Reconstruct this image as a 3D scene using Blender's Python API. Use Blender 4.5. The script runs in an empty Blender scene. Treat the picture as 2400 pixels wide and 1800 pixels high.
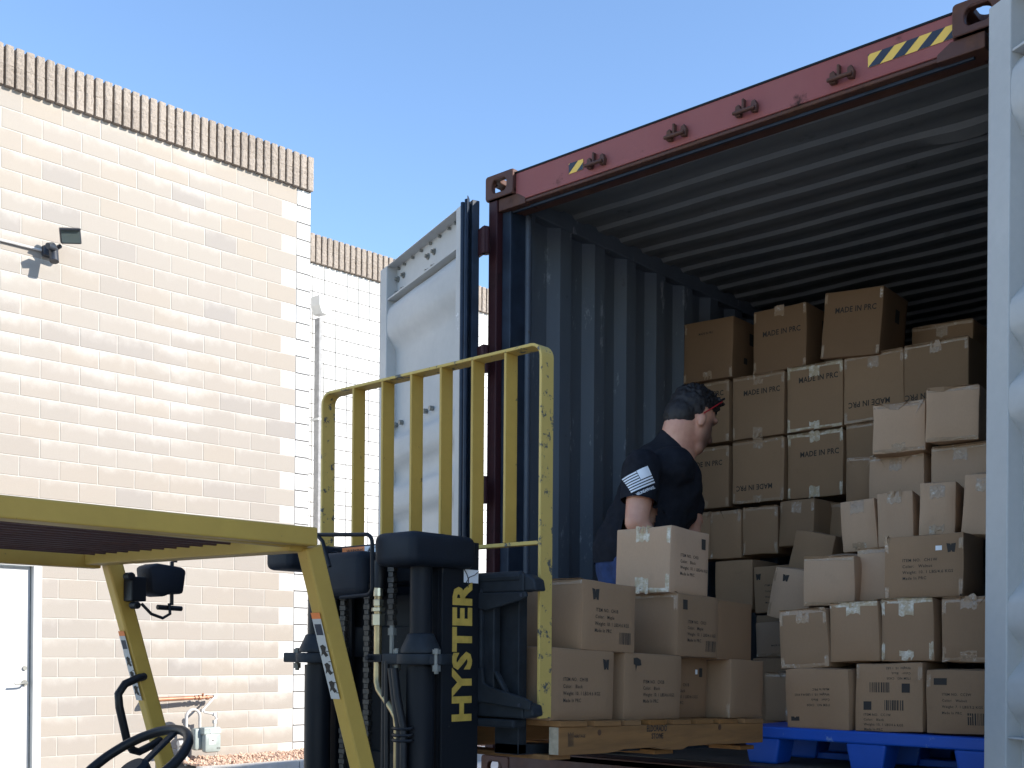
import bpy, bmesh, math, random
from mathutils import Vector, Matrix, noise, Euler
from mathutils.bvhtree import BVHTree
R = math.radians
random.seed(7)
S = bpy.context.scene
COL = S.collection

# ------------------------------------------------------------------ camera, light, exposure
cam = bpy.data.cameras.new('camera')
camo = bpy.data.objects.new('camera', cam); COL.objects.link(camo)
_yaw, _p, _r = R(41.13), R(.14), R(.44)
_fw = Vector((-math.sin(_yaw)*math.cos(_p), math.cos(_yaw)*math.cos(_p), math.sin(_p)))
_rt = Vector((math.cos(_yaw), math.sin(_yaw), 0)); _up = _rt.cross(_fw)
_r2 = _rt*math.cos(_r)+_up*math.sin(_r); _u2 = -_rt*math.sin(_r)+_up*math.cos(_r)
M = Matrix((_r2, _u2, -_fw)).transposed().to_4x4(); M.translation = Vector((3.718, -4.032, 1.521))
camo.matrix_world = M
cam.sensor_width = 36; cam.lens = 36*2626/2400; cam.shift_y = (1522-900)/2400
cam.clip_start = .05; cam.clip_end = 3000
S.camera = camo
S.render.resolution_x = 1024; S.render.resolution_y = 768

SUN = Vector((1, .42, .55)).normalized()
w = bpy.data.worlds.new('World'); S.world = w; w.use_nodes = True
nt = w.node_tree
sky = nt.nodes.new('ShaderNodeTexSky'); sky.sky_type = 'NISHITA'; sky.sun_disc = False
sky.sun_elevation = math.asin(SUN.z); sky.sun_rotation = math.atan2(SUN.x, SUN.y)
sky.altitude = 600; sky.air_density = 1.0; sky.dust_density = .25; sky.ozone_density = 3.2
bg = nt.nodes['Background']; bg.inputs[1].default_value = .080
nt.links.new(sky.outputs[0], bg.inputs[0])
sl = bpy.data.lights.new('sun', 'SUN'); sl.energy = 2.1; sl.angle = R(.5); sl.color = (1, .95, .87)
so = bpy.data.objects.new('sun', sl); COL.objects.link(so)
so.rotation_euler = (-SUN).to_track_quat('-Z', 'Y').to_euler(); so.location = (20, 8, 20)
S.view_settings.view_transform = 'Standard'; S.view_settings.look = 'None'
S.view_settings.gamma = 1; S.view_settings.use_curve_mapping = False
S.view_settings.exposure = 2.05

# ------------------------------------------------------------------ helpers
ORG = {}
def tag(o, label=None, cat=None, group=None, kind=None):
    if label: o['label'] = label
    if cat: o['category'] = cat
    if group: o['group'] = group
    if kind: o['kind'] = kind
    return o
def thing(name, label, cat, loc, rot=(0, 0, 0), group=None):
    o = bpy.data.objects.new(name, None); COL.objects.link(o)
    o.empty_display_size = .2
    o.location = loc; o.rotation_euler = rot; ORG[o] = Vector(loc)
    return tag(o, label, cat, group)
def place(o, c, parent):
    c = Vector(c); ORG[o] = c
    if parent: o.parent = parent; o.location = c-ORG[parent]
    else: o.location = c
class MB:
    def __init__(s): s.v = []; s.f = []; s.m = []; s.mi = 0
    def add(s, vs, fs):
        n = len(s.v); s.v += [Vector(v) for v in vs]
        for f in fs: s.f.append([i+n for i in f]); s.m.append(s.mi)
        return s
    def box(s, lo, hi, mat=None):
        x0, y0, z0 = lo; x1, y1, z1 = hi
        vs = [(x0,y0,z0),(x1,y0,z0),(x1,y1,z0),(x0,y1,z0),(x0,y0,z1),(x1,y0,z1),(x1,y1,z1),(x0,y1,z1)]
        if mat: vs = [mat @ Vector(v) for v in vs]
        return s.add(vs, [(0,3,2,1),(4,5,6,7),(0,1,5,4),(1,2,6,5),(2,3,7,6),(3,0,4,7)])
    def cbox(s, c, d, mat=None):
        return s.box([c[i]-d[i]/2 for i in range(3)], [c[i]+d[i]/2 for i in range(3)], mat)
    def bar(s, a, b, w, h, up=(0,0,1), w2=None, h2=None):
        a = Vector(a); b = Vector(b); t = (b-a).normalized(); u = Vector(up)
        sx = t.cross(u).normalized(); uu = sx.cross(t).normalized()
        w2 = w2 or w; h2 = h2 or h
        vs = [a+sx*i*w/2+uu*j*h/2 for i, j in ((-1,-1),(1,-1),(1,1),(-1,1))]+[b+sx*i*w2/2+uu*j*h2/2 for i, j in ((-1,-1),(1,-1),(1,1),(-1,1))]
        return s.add(vs, [(0,1,2,3),(7,6,5,4),(0,4,5,1),(1,5,6,2),(2,6,7,3),(3,7,4,0)])
    def tube(s, pts, r, n=10, closed=False, cap=True):
        pts = [Vector(p) for p in pts]; k = len(pts); rr = r if isinstance(r, (list, tuple)) else [r]*k
        vs = []; prev = None
        for i, p in enumerate(pts):
            if closed: t = (pts[(i+1) % k]-pts[i-1]).normalized()
            else: t = (pts[min(i+1, k-1)]-pts[max(i-1, 0)]).normalized()
            if prev is None:
                a = Vector((0,0,1)) if abs(t.z) < .9 else Vector((1,0,0)); u = t.cross(a).normalized()
            else: u = (prev-t*prev.dot(t)).normalized()
            prev = u; v = t.cross(u)
            for j in range(n):
                an = 2*math.pi*j/n; vs.append(p+(u*math.cos(an)+v*math.sin(an))*rr[i])
        fs = []
        for i in range(k if closed else k-1):
            for j in range(n):
                a = i*n+j; b = i*n+(j+1) % n; c = ((i+1) % k)*n+(j+1) % n; d = ((i+1) % k)*n+j
                fs.append((a, b, c, d))
        if not closed and cap: fs += [tuple(range(n))[::-1], tuple((k-1)*n+j for j in range(n))]
        return s.add(vs, fs)
    def cyl(s, a, b, r, n=16): return s.tube([a, b], r, n)
    def prism(s, poly, o, u, v, d):
        o = Vector(o); u = Vector(u); v = Vector(v); d = Vector(d); n = len(poly)
        vs = [o+u*p[0]+v*p[1] for p in poly]; vs += [q+d for q in vs]
        fs = [tuple(range(n))[::-1], tuple(range(n, 2*n))]+[(i, (i+1) % n, (i+1) % n+n, i+n) for i in range(n)]
        return s.add(vs, fs)
    def poly(s, pts): return s.add(pts, [tuple(range(len(pts)))])
    def mesh(s, name, mats, bevel=0, smooth=False, seg=2, center=None, norm=True):
        if center is None:
            lo = [min(v[i] for v in s.v) for i in range(3)]; hi = [max(v[i] for v in s.v) for i in range(3)]
            center = Vector([(lo[i]+hi[i])/2 for i in range(3)])
        me = bpy.data.meshes.new(name)
        me.from_pydata([v-center for v in s.v], [], s.f)
        for m in (mats if isinstance(mats, (list, tuple)) else [mats]): me.materials.append(m)
        me.polygons.foreach_set('material_index', s.m)
        bm = bmesh.new(); bm.from_mesh(me)
        if norm: bmesh.ops.recalc_face_normals(bm, faces=bm.faces)
        if bevel:
            es = [e for e in bm.edges if len(e.link_faces) == 2 and e.calc_face_angle(0) > R(35)]
            bmesh.ops.bevel(bm, geom=es, offset=bevel, segments=seg, affect='EDGES', profile=.5, clamp_overlap=True)
        if smooth:
            for f in bm.faces: f.smooth = True
            for e in bm.edges:
                if len(e.link_faces) == 2 and e.calc_face_angle(0) > R(smooth if smooth is not True else 40): e.smooth = False
        bm.to_mesh(me); bm.free(); me.update()
        return me, center
    def build(s, name, mats, parent=None, bevel=0, smooth=False, seg=2, norm=True):
        me, c = s.mesh(name, mats, bevel, smooth, seg, norm=norm)
        o = bpy.data.objects.new(name, me); COL.objects.link(o); place(o, c, parent)
        return o
def link(name, me, c, parent):
    o = bpy.data.objects.new(name, me); COL.objects.link(o); place(o, c, parent); return o

# ------------------------------------------------------------------ lettering and print
_TC = {}
def text_tris(s, size, bold=.0, shear=0, spacing=1.0, xs=1.0):
    key = (s, size, bold, shear, spacing, xs)
    if key in _TC: return _TC[key]
    cu = bpy.data.curves.new('t', 'FONT'); cu.body = s; cu.size = size; cu.offset = bold*size; cu.shear = shear
    cu.space_character = spacing; cu.resolution_u = 2; cu.fill_mode = 'FRONT'; cu.space_line = 1.0
    o = bpy.data.objects.new('t', cu); COL.objects.link(o)
    dg = bpy.context.evaluated_depsgraph_get(); me = bpy.data.meshes.new_from_object(o.evaluated_get(dg))
    vs = [(v.co.x*xs, v.co.y) for v in me.vertices]; fs = [tuple(p.vertices) for p in me.polygons]
    bpy.data.objects.remove(o); bpy.data.curves.remove(cu); bpy.data.meshes.remove(me)
    _TC[key] = (vs, fs); return _TC[key]
def put_text(mb, s, o, u, v, size, **k):
    vs, fs = text_tris(s, size, **k); o = Vector(o); u = Vector(u); v = Vector(v)
    mb.add([o+u*a+v*b for a, b in vs], fs)
def text_w(s, size, **k):
    vs, fs = text_tris(s, size, **k); return max(v[0] for v in vs)
def barcode(mb, o, u, v, w, h, seed):
    r = random.Random(seed); x = 0; o = Vector(o); u = Vector(u); v = Vector(v)
    while x < w:
        b = r.choice((.002, .0035, .005)); 
        mb.poly([o+u*x, o+u*(x+b), o+u*(x+b)+v*h, o+u*x+v*h]); x += b+r.choice((.002, .003, .0045))

# ------------------------------------------------------------------ materials
def mat(name, col, rough=.6, metal=0, spec=.5):
    m = bpy.data.materials.new(name); m.use_nodes = True
    b = m.node_tree.nodes['Principled BSDF']
    b.inputs['Base Color'].default_value = (*col, 1); b.inputs['Roughness'].default_value = rough
    b.inputs['Metallic'].default_value = metal; b.inputs['Specular IOR Level'].default_value = spec
    return m
def N(m, t, **k):
    n = m.node_tree.nodes.new('ShaderNode'+t)
    for a, v in k.items(): setattr(n, a, v)
    return n
def L(m, a, b): m.node_tree.links.new(a, b)
def noise_fac(m, scale, lo, hi, detail=6, vec=None, rough=.6, sc3=None):
    n = N(m, 'TexNoise'); n.inputs['Scale'].default_value = scale; n.inputs['Detail'].default_value = detail; n.inputs['Roughness'].default_value = rough
    if vec is None:
        vec = N(m, 'NewGeometry').outputs['Position']
    if sc3:
        mp = N(m, 'Mapping'); mp.inputs['Scale'].default_value = sc3; L(m, vec, mp.inputs['Vector']); vec = mp.outputs[0]
    L(m, vec, n.inputs['Vector'])
    r = N(m, 'MapRange'); r.inputs['From Min'].default_value = lo; r.inputs['From Max'].default_value = hi
    L(m, n.outputs['Fac'], r.inputs['Value']); return r.outputs[0]
def mix(m, fac, a, b, mode='MIX'):
    n = N(m, 'Mix'); n.data_type = 'RGBA'; n.blend_type = mode
    for s, v in ((n.inputs[0], fac), (n.inputs[6], a), (n.inputs[7], b)):
        if isinstance(v, (int, float)): s.default_value = v
        elif isinstance(v, tuple): s.default_value = (*v, 1)
        else: L(m, v, s)
    return n.outputs[2]
def math2(m, op, a, b=0.0, clamp=False):
    n = N(m, 'Math', operation=op); n.use_clamp = clamp
    for s, v in zip(n.inputs, (a, b)):
        if isinstance(v, (int, float)): s.default_value = v
        else: L(m, v, s)
    return n.outputs[0]
def setc(m, c): L(m, c, m.node_tree.nodes['Principled BSDF'].inputs['Base Color'])
def setr(m, c): L(m, c, m.node_tree.nodes['Principled BSDF'].inputs['Roughness'])
def bump(m, h, strength=.3, dist=.005):
    b = N(m, 'Bump'); b.inputs['Strength'].default_value = strength; b.inputs['Distance'].default_value = dist
    L(m, h, b.inputs['Height']); L(m, b.outputs[0], m.node_tree.nodes['Principled BSDF'].inputs['Normal'])
def objc(m): return N(m, 'TexCoord').outputs['Object']
def painted(name, col, wear=(.05,.045,.04), amount=.62, rough=.45, scale=9, dirt=.8, dcol=(.35,.33,.3), bs=.15):
    """painted metal with chips and a film of dirt"""
    m = mat(name, col, rough)
    f = noise_fac(m, scale, amount, amount+.03, 10, rough=.75)
    d = noise_fac(m, 1.7, .35, .75, 8)
    d2 = noise_fac(m, 30, .3, .8, 4)
    c = mix(m, math2(m, 'MULTIPLY', d, dirt*.5), col, tuple(a*b for a, b in zip(col, dcol)))
    c = mix(m, math2(m, 'MULTIPLY', d2, .18), c, tuple(a*.6 for a in col))
    setc(m, mix(m, f, c, wear))
    setr(m, math2(m, 'ADD', math2(m, 'MULTIPLY', d, .25), rough))
    bump(m, math2(m, 'ADD', math2(m, 'MULTIPLY', f, -1), math2(m, 'MULTIPLY', d2, .3)), bs, .002)
    return m
def simple(name, col, rough=.6, metal=0, var=.25, scale=12, b=.1, spec=.5):
    m = mat(name, col, rough, metal, spec)
    f = noise_fac(m, scale, .3, .75, 7)
    setc(m, mix(m, f, tuple(c*(1-var) for c in col), tuple(min(1, c*(1+var)) for c in col)))
    if b: bump(m, noise_fac(m, scale*7, 0, 1, 4), b, .002)
    return m

def cmu(name, cols, white, amt):
    m = mat(name, cols[0], .9, spec=.2)
    rnd = N(m, 'ObjectInfo').outputs['Random']
    cr = N(m, 'ValToRGB'); L(m, rnd, cr.inputs[0])
    el = cr.color_ramp.elements
    el[0].position = 0; el[0].color = (*cols[0], 1); el[1].position = 1; el[1].color = (*cols[-1], 1)
    for i, c in enumerate(cols[1:-1]):
        e = el.new((i+1)/(len(cols)-1)); e.color = (*c, 1)
    oc = objc(m); sep = N(m, 'SeparateXYZ'); L(m, oc, sep.inputs[0])
    # chalky bloom that runs down from the joint above and creeps in from the ends
    top = math2(m, 'DIVIDE', math2(m, 'ADD', sep.outputs[2], .1), .2)
    ey = math2(m, 'MULTIPLY', math2(m, 'SUBTRACT', math2(m, 'DIVIDE', math2(m, 'ABSOLUTE', sep.outputs[1]), .2), .80), 2.2)
    e = math2(m, 'MAXIMUM', top, ey)
    n1 = noise_fac(m, .55, .30, .74, 3); n2 = noise_fac(m, 9, .2, .85, 8)
    v = math2(m, 'ADD', math2(m, 'MULTIPLY', e, .62), math2(m, 'ADD', math2(m, 'MULTIPLY', n1, .70), math2(m, 'MULTIPLY', n2, .35)))
    r = N(m, 'MapRange', interpolation_type='SMOOTHSTEP'); r.inputs['From Min'].default_value = amt; r.inputs['From Max'].default_value = amt+.85
    L(m, v, r.inputs['Value'])
    g = noise_fac(m, 110, .3, .7, 3)
    c = mix(m, math2(m, 'MULTIPLY', g, .12), cr.outputs[0], tuple(x*.6 for x in cols[0]))
    setc(m, mix(m, math2(m, 'MULTIPLY', r.outputs[0], .85), c, white))
    bump(m, g, .25, .003); return m
M_TAN = cmu('tan_block', [(.325,.290,.252), (.345,.308,.265), (.335,.297,.258), (.345,.300,.250), (.300,.272,.245)], (.56,.525,.475), .82)
M_WHB = simple('white_painted_block', (.62,.61,.585), .8, var=.03, scale=3, b=.2)
M_MORT = simple('pale_mortar', (.455,.42,.375), .95, var=.08, scale=20)
M_JOINT = simple('dark_joint', (.10,.095,.09), .95)
def split(name):
    m = mat(name, (.36,.29,.24), .95, spec=.15)
    rnd = N(m, 'ObjectInfo').outputs['Random']
    a = mix(m, rnd, (.24,.20,.165), (.34,.29,.245))
    g = noise_fac(m, 45, .3, .7, 8, rough=.7)
    setc(m, mix(m, math2(m, 'MULTIPLY', g, .5), a, (.38,.33,.28))); bump(m, noise_fac(m, 60, 0, 1, 8, rough=.7), .9, .012); return m
M_SPLIT = split('split_face_block')
M_CONC = simple('concrete_paving', (.52,.495,.46), .9, var=.22, scale=1.3, b=.25)
M_CURB = simple('concrete_kerb', (.55,.51,.45), .9, var=.15, scale=6, b=.2)
M_ROCK = mat('red_gravel', (.4,.2,.12), .9)
setc(M_ROCK, mix(M_ROCK, noise_fac(M_ROCK, 22, .3, .7, 3), (.42,.25,.17), (.66,.50,.38)))
M_DIRT = simple('gravel_bed_soil', (.42,.29,.21), .95, scale=8)
M_WALLR = simple('stucco_wall', (.30,.26,.22), .9, var=.06, scale=2)

def rusty(name, col, rust=(.10,.038,.02), lo=.52, hi=.6, rough=.55, streak=True, fade=None):
    m = mat(name, col, rough, spec=.35)
    f = noise_fac(m, 5, lo, hi, 10, rough=.7)
    d = noise_fac(m, 3, .3, .8, 8, sc3=(1,1,.25) if streak else None)
    c = mix(m, math2(m, 'MULTIPLY', d, .55), col, tuple(x*.5 for x in col) if fade is None else fade)
    r = mix(m, noise_fac(m, 24, .3, .7, 6), rust, tuple(x*.35 for x in rust))
    setc(m, mix(m, f, c, r))
    setr(m, math2(m, 'ADD', math2(m, 'MULTIPLY', f, .35), rough))
    bump(m, noise_fac(m, 50, 0, 1, 6), .35, .003); return m
M_HEAD = rusty('faded_red_paint', (.26,.066,.058), (.06,.028,.022), .60, .70, fade=(.29,.115,.10))
M_RUST = rusty('rusted_brown_steel', (.10,.042,.03), (.16,.07,.035), .45, .7)
M_POST = rusty('dark_red_post', (.045,.011,.013), (.03,.016,.014), .55, .7)
M_LINER = rusty('container_interior_grey', (.115,.135,.160), (.07,.055,.05), .66, .78, fade=(.050,.063,.082))
_c = M_LINER.node_tree.nodes['Principled BSDF'].inputs['Base Color'].links[0].from_socket
setc(M_LINER, mix(M_LINER, math2(M_LINER, 'MULTIPLY', noise_fac(M_LINER, 9, .60, .68, 9, rough=.75, sc3=(1, 1, .35)), .7), _c, (.40,.42,.44)))
M_JBAR = painted('worn_post_paint', (.07,.085,.11), amount=.60, rough=.35, scale=14)
M_ROOFI = rusty('container_ceiling_grey', (.20,.20,.19), (.08,.07,.06), .60, .80, fade=(.11,.12,.13), streak=False)
M_EXT = rusty('container_side_red', (.22,.06,.05), lo=.6, hi=.7)
M_FLOOR = simple('container_plywood_floor', (.10,.075,.055), .7, var=.35, scale=4)
M_DOOR = painted('door_grey_white_paint', (.46,.46,.445), wear=(.78,.78,.77), amount=.66, rough=.5, scale=5, dirt=.8, dcol=(.72,.74,.76))
M_GASK = simple('door_rubber_gasket', (.022,.032,.05), .45, var=.3)
M_BOLT = simple('dull_steel_bolt', (.22,.22,.20), .5, .4)
M_LOCK = simple('galvanised_lock_rod', (.45,.40,.34), .5, .5)
M_HY = mat('hazard_yellow', (.80,.50,.08), .45); M_HB = mat('hazard_black', (.02,.025,.04), .45)
M_CHAS = simple('trailer_chassis_black', (.03,.03,.03), .6)
M_TYRE = simple('tyre_rubber', (.02,.02,.02), .8)
def cardboard(name, col):
    m = mat(name, col, .82, spec=.25)
    rnd = N(m, 'ObjectInfo').outputs['Random']
    a = mix(m, rnd, tuple(x*.86 for x in col), tuple(x*1.1 for x in col))
    n1 = noise_fac(m, 3.5, .3, .8, 5); n2 = noise_fac(m, 260, .25, .8, 2, sc3=(1,1,.35))
    c = mix(m, math2(m, 'MULTIPLY', n1, .28), a, tuple(x*.62 for x in col))
    n3 = noise_fac(m, 9, .60, .66, 8, rough=.7)
    c = mix(m, math2(m, 'MULTIPLY', n3, .22), c, tuple(x*.7 for x in col))
    setc(m, mix(m, math2(m, 'MULTIPLY', n2, .16), c, tuple(x*.55 for x in col)))
    wv = N(m, 'TexWave'); wv.bands_direction = 'X'; wv.inputs['Scale'].default_value = 45; wv.inputs['Distortion'].default_value = .3
    L(m, objc(m), wv.inputs['Vector'])
    bump(m, math2(m, 'ADD', math2(m, 'MULTIPLY', wv.outputs['Fac'], .25), n1), .18, .004); return m
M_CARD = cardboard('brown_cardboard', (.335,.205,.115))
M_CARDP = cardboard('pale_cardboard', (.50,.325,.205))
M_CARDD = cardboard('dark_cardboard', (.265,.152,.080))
def tape(nm, ca, cb_, lo, hi):
    m = mat(nm, ca, .22)
    f = noise_fac(m, 26, lo, hi, 7, rough=.7)
    setc(m, mix(m, f, ca, cb_)); bump(m, noise_fac(m, 90, 0, 1, 5), .8, .004)  # pale flecks are glints of light painted into the tape colour
    setr(m, math2(m, 'ADD', math2(m, 'MULTIPLY', f, .2), .15)); return m
M_TAPE = tape('clear_packing_tape', (.37,.245,.15), (.60,.53,.44), .56, .70); M_TAPEW = tape('yellowed_packing_tape', (.48,.36,.22), (.72,.65,.53), .44, .66)
M_INK = mat('black_stencil_ink', (.035,.028,.022), .8)
M_WSTK = mat('white_sticker', (.8,.8,.8), .5)
def wood(name, col):
    m = mat(name, col, .8, spec=.2)
    g = noise_fac(m, 7, .3, .7, 8, sc3=(6, .5, 6), vec=objc(m))
    n = noise_fac(m, 4, .3, .8, 4)
    rnd = N(m, 'ObjectInfo').outputs['Random']
    c = mix(m, g, tuple(x*.55 for x in col), col)
    c = mix(m, math2(m, 'MULTIPLY', n, .5), c, tuple(x*.5 for x in col))
    setc(m, mix(m, math2(m, 'MULTIPLY', rnd, .25), c, (.34,.24,.15))); bump(m, g, .4, .003); return m
M_WOOD = wood('pallet_pine', (.36,.165,.05))
M_WEND = simple('pallet_end_grain', (.46,.38,.27), .9, var=.3, scale=30)
M_KNOT = mat('wood_knot', (.10,.045,.02), .8)
M_BLUE = painted('blue_plastic', (.006,.085,.48), wear=(.16,.26,.50), amount=.62, rough=.4, scale=9, dirt=.6, dcol=(.5,.6,.6))
M_YEL = painted('forklift_yellow_paint', (.58,.375,.075), wear=(.07,.06,.045), amount=.645, rough=.42, scale=17, dirt=1.1, dcol=(.55,.50,.44))
M_YEL2 = painted('worn_yellow_paint', (.64,.45,.12), wear=(.09,.09,.08), amount=.56, rough=.5, scale=20, dirt=.8, dcol=(.6,.55,.5))
M_BLK = painted('mast_black_paint', (.0065,.008,.011), wear=(.07,.07,.065), amount=.655, rough=.42, scale=16, dirt=.9, dcol=(2.6,2.4,2.2))
M_PLA = simple('black_plastic_cover', (.008,.011,.017), .6, var=.2, scale=20, b=.25)
M_CAST = simple('greased_cast_iron', (.022,.027,.033), .6, .2, var=.3, scale=18, b=.35)
M_CHAIN = simple('chain_steel', (.05,.045,.04), .5, .6, var=.4, scale=40)
M_BRASS = simple('zinc_plated_tube', (.40,.31,.17), .35, .8, var=.3, scale=14)
M_ZINC = simple('zinc_fitting', (.55,.52,.40), .3, .9, var=.2)
M_HOSE = simple('black_hose', (.012,.012,.014), .45, var=.2)
for _m, _s in ((M_BLK, .22), (M_PLA, .25), (M_CAST, .3), (M_HOSE, .3), (M_GASK, .3)):
    _m.node_tree.nodes['Principled BSDF'].inputs['Specular IOR Level'].default_value = _s
M_DECAL = mat('aged_white_decal', (.50,.49,.46), .5)
M_ORG = mat('orange_warning', (.80,.22,.05), .5)
M_GOLD = simple('yellow_decal_lettering', (.56,.37,.07), .5, var=.2, scale=40, b=0)
M_SKIN = mat('skin', (.46,.25,.19), .5)
M_SKIN.node_tree.nodes['Principled BSDF'].inputs['Subsurface Weight'].default_value = .15
M_SKIN.node_tree.nodes['Principled BSDF'].inputs['Subsurface Radius'].default_value = (.02,.008,.004)
setc(M_SKIN, mix(M_SKIN, noise_fac(M_SKIN, 14, .3, .75, 6), (.66,.35,.235), (.52,.23,.155)))
chin_ = (1.018, .455, 2.505)
dv = N(M_SKIN, 'VectorMath', operation='DISTANCE'); L(M_SKIN, N(M_SKIN, 'NewGeometry').outputs['Position'], dv.inputs[0]); dv.inputs[1].default_value = chin_
mr = N(M_SKIN, 'MapRange', interpolation_type='SMOOTHSTEP'); mr.inputs['From Min'].default_value = .125; mr.inputs['From Max'].default_value = .06; L(M_SKIN, dv.outputs['Value'], mr.inputs['Value'])
setc(M_SKIN, mix(M_SKIN, math2(M_SKIN, 'MULTIPLY', mr.outputs[0], .8), M_SKIN.node_tree.nodes['Principled BSDF'].inputs['Base Color'].links[0].from_socket, (.055,.032,.026)))
bump(M_SKIN, noise_fac(M_SKIN, 220, 0, 1, 4), .12, .001)
M_HAIR = mat('dark_brown_hair', (.012,.008,.007), .6)
bump(M_HAIR, noise_fac(M_HAIR, 300, 0, 1, 4), .6, .002)
M_SHIRT = simple('black_cotton', (.012,.013,.018), .92, var=.3, scale=30, b=.2, spec=.2)
M_JEAN = simple('blue_denim', (.016,.038,.12), .85, var=.35, scale=25, b=.4)
M_RED = mat('red_plastic', (.40,.015,.02), .35)
M_PRINT = mat('white_shirt_print', (.75,.77,.80), .8)
M_WPAINT = simple('white_paint', (.50,.495,.475), .5, var=.04)
M_DPG = simple('downpipe_shadow_grey', (.26,.255,.25), .6)  # grey stands in for the shadow strip along the white pipe
M_GM = simple('gas_meter_grey', (.30,.34,.32), .5, var=.15)
M_GP = simple('grey_pipe_paint', (.50,.48,.45), .5, var=.15)
M_COP = simple('copper_brown_pipe', (.36,.17,.10), .45, .3, var=.3)
M_LAMPG = mat('lamp_glass', (.16,.20,.19), .08, .6)
M_LAMPB = simple('bronze_black_lamp_housing', (.022,.026,.035), .4)
M_DRYR = rusty('rail_brown_slat_shade', (.085,.04,.03), (.14,.065,.04), .45, .7)

# ------------------------------------------------------------------ the ground
def gz(x):   # the yard rises gently towards the buildings
    t = min(1, max(0, (-1.5-x)/4.0)); t = t*t*(3-2*t)
    return -.32+t*.44
mb = MB()
xs = [-400,-60,-20,-8,-5.5,-5,-4.5,-4,-3.5,-3,-2.5,-2,-1.5,6,60,400]; ys = [-400,-40,-10,0,10,40,400]
vs = [(x, y, gz(x)) for y in ys for x in xs]; n = len(xs)
mb.add(vs, [(j*n+i, j*n+i+1, (j+1)*n+i+1, (j+1)*n+i) for j in range(len(ys)-1) for i in range(n-1)])
g = mb.build('ground', M_CONC, None, norm=False); g['kind'] = 'structure'
mb = MB()

# ------------------------------------------------------------------ tan block building (near)
CW, CH = .4064, .2032
WA = R(4.75)
NB = thing('block_building', 'tall tan concrete block building with ribbed coping, white corner and a steel door', 'building', (-7.19, 4.43, 0), (0, 0, -WA))
ORG[NB] = Vector((0, 0, 0))        # parts are given in the wall's own frame: +y along the wall, +x out of it
WT = 7.117                          # underside of the coping
def blockmesh(name, w, h, m, d=.02, bev=.004):
    b = MB().cbox((0, 0, 0), (d, w, h)); me, c = b.mesh(name, m, bev, seg=1, center=Vector((0,0,0))); return me
J = .0075
bm_full = blockmesh('block', CW-J, CH-J, M_TAN)
bm_half = blockmesh('half_block', CW/2-J, CH-J, M_TAN)
bm_whalf = blockmesh('white_half_block', CW/2-.006, CH-.006, M_WHB)
bm_corner = blockmesh('corner_block', CW/2-.014, CH-.014, M_WHB)
DOOR_S0, DOOR_Z = 7.42, 2.44       # right edge of the door frame, in blocks; head height
NR = 34
def shown(s, r):
    z = WT-r*CH
    return not (s+.5 > DOOR_S0+.05 and z-CH < DOOR_Z-.02)
rest = MB(); nblk = 0
for r in range(NR):
    zc = WT-(r+.5)*CH
    off = .5 if r % 2 else 0
    k = 0
    while True:
        s0 = off+k; s1 = s0+1
        if s0 > 24: break
        lo, hi = s0, s1
        if not shown(s0, r):
            if s0 < DOOR_S0-.05 and zc < DOOR_Z:     # piece cut by the door frame
                if DOOR_S0-s0 > .3:
                    me = bm_half; link('block', me, (.0, -(s0+.25)*CW, zc), NB)
            if s0 < DOOR_S0+2.6: k += 1; continue
        if s1 <= 9.0:
            nblk += 1; link('block', bm_full, (0, -(s0+.5)*CW, zc), NB)
        else:
            rest.cbox((0, -(s0+.5)*CW, zc), (.02, CW-J, CH-J))
        k += 1
    if r % 2: link('white_block', bm_whalf, (0, -.25*CW, zc), NB)
    link('corner_block', bm_corner, (.001, .25*CW, zc), NB)
o = rest.build('block_courses', M_TAN, NB); o['kind'] = 'stuff'
# backing wall with recessed mortar, corner return
DY0, DY1 = -(DOOR_S0+2.5)*CW, -DOOR_S0*CW
b = MB().box((-.25, DY1, 0), (.006, 0, WT+.38)); b.box((-.25, -25*CW, 0), (.006, DY0, WT+.38)); b.box((-.25, DY0, DOOR_Z), (.006, DY1, WT+.38))
b.build('mortar_wall', M_MORT, NB)
b = MB().box((-.25, .0, 0), (.003, CW/2, WT+.38)); b.build('corner_joint', M_JOINT, NB)
b = MB().box((-6, CW/2-.02, 0), (-.002, CW/2, WT+.2)); b.build('return_wall', M_WHB, NB)
b = MB().box((-9, -25*CW, WT+.1), (-.26, CW/2-.03, WT+.2)); b.build('roof', M_CONC, NB)
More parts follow.
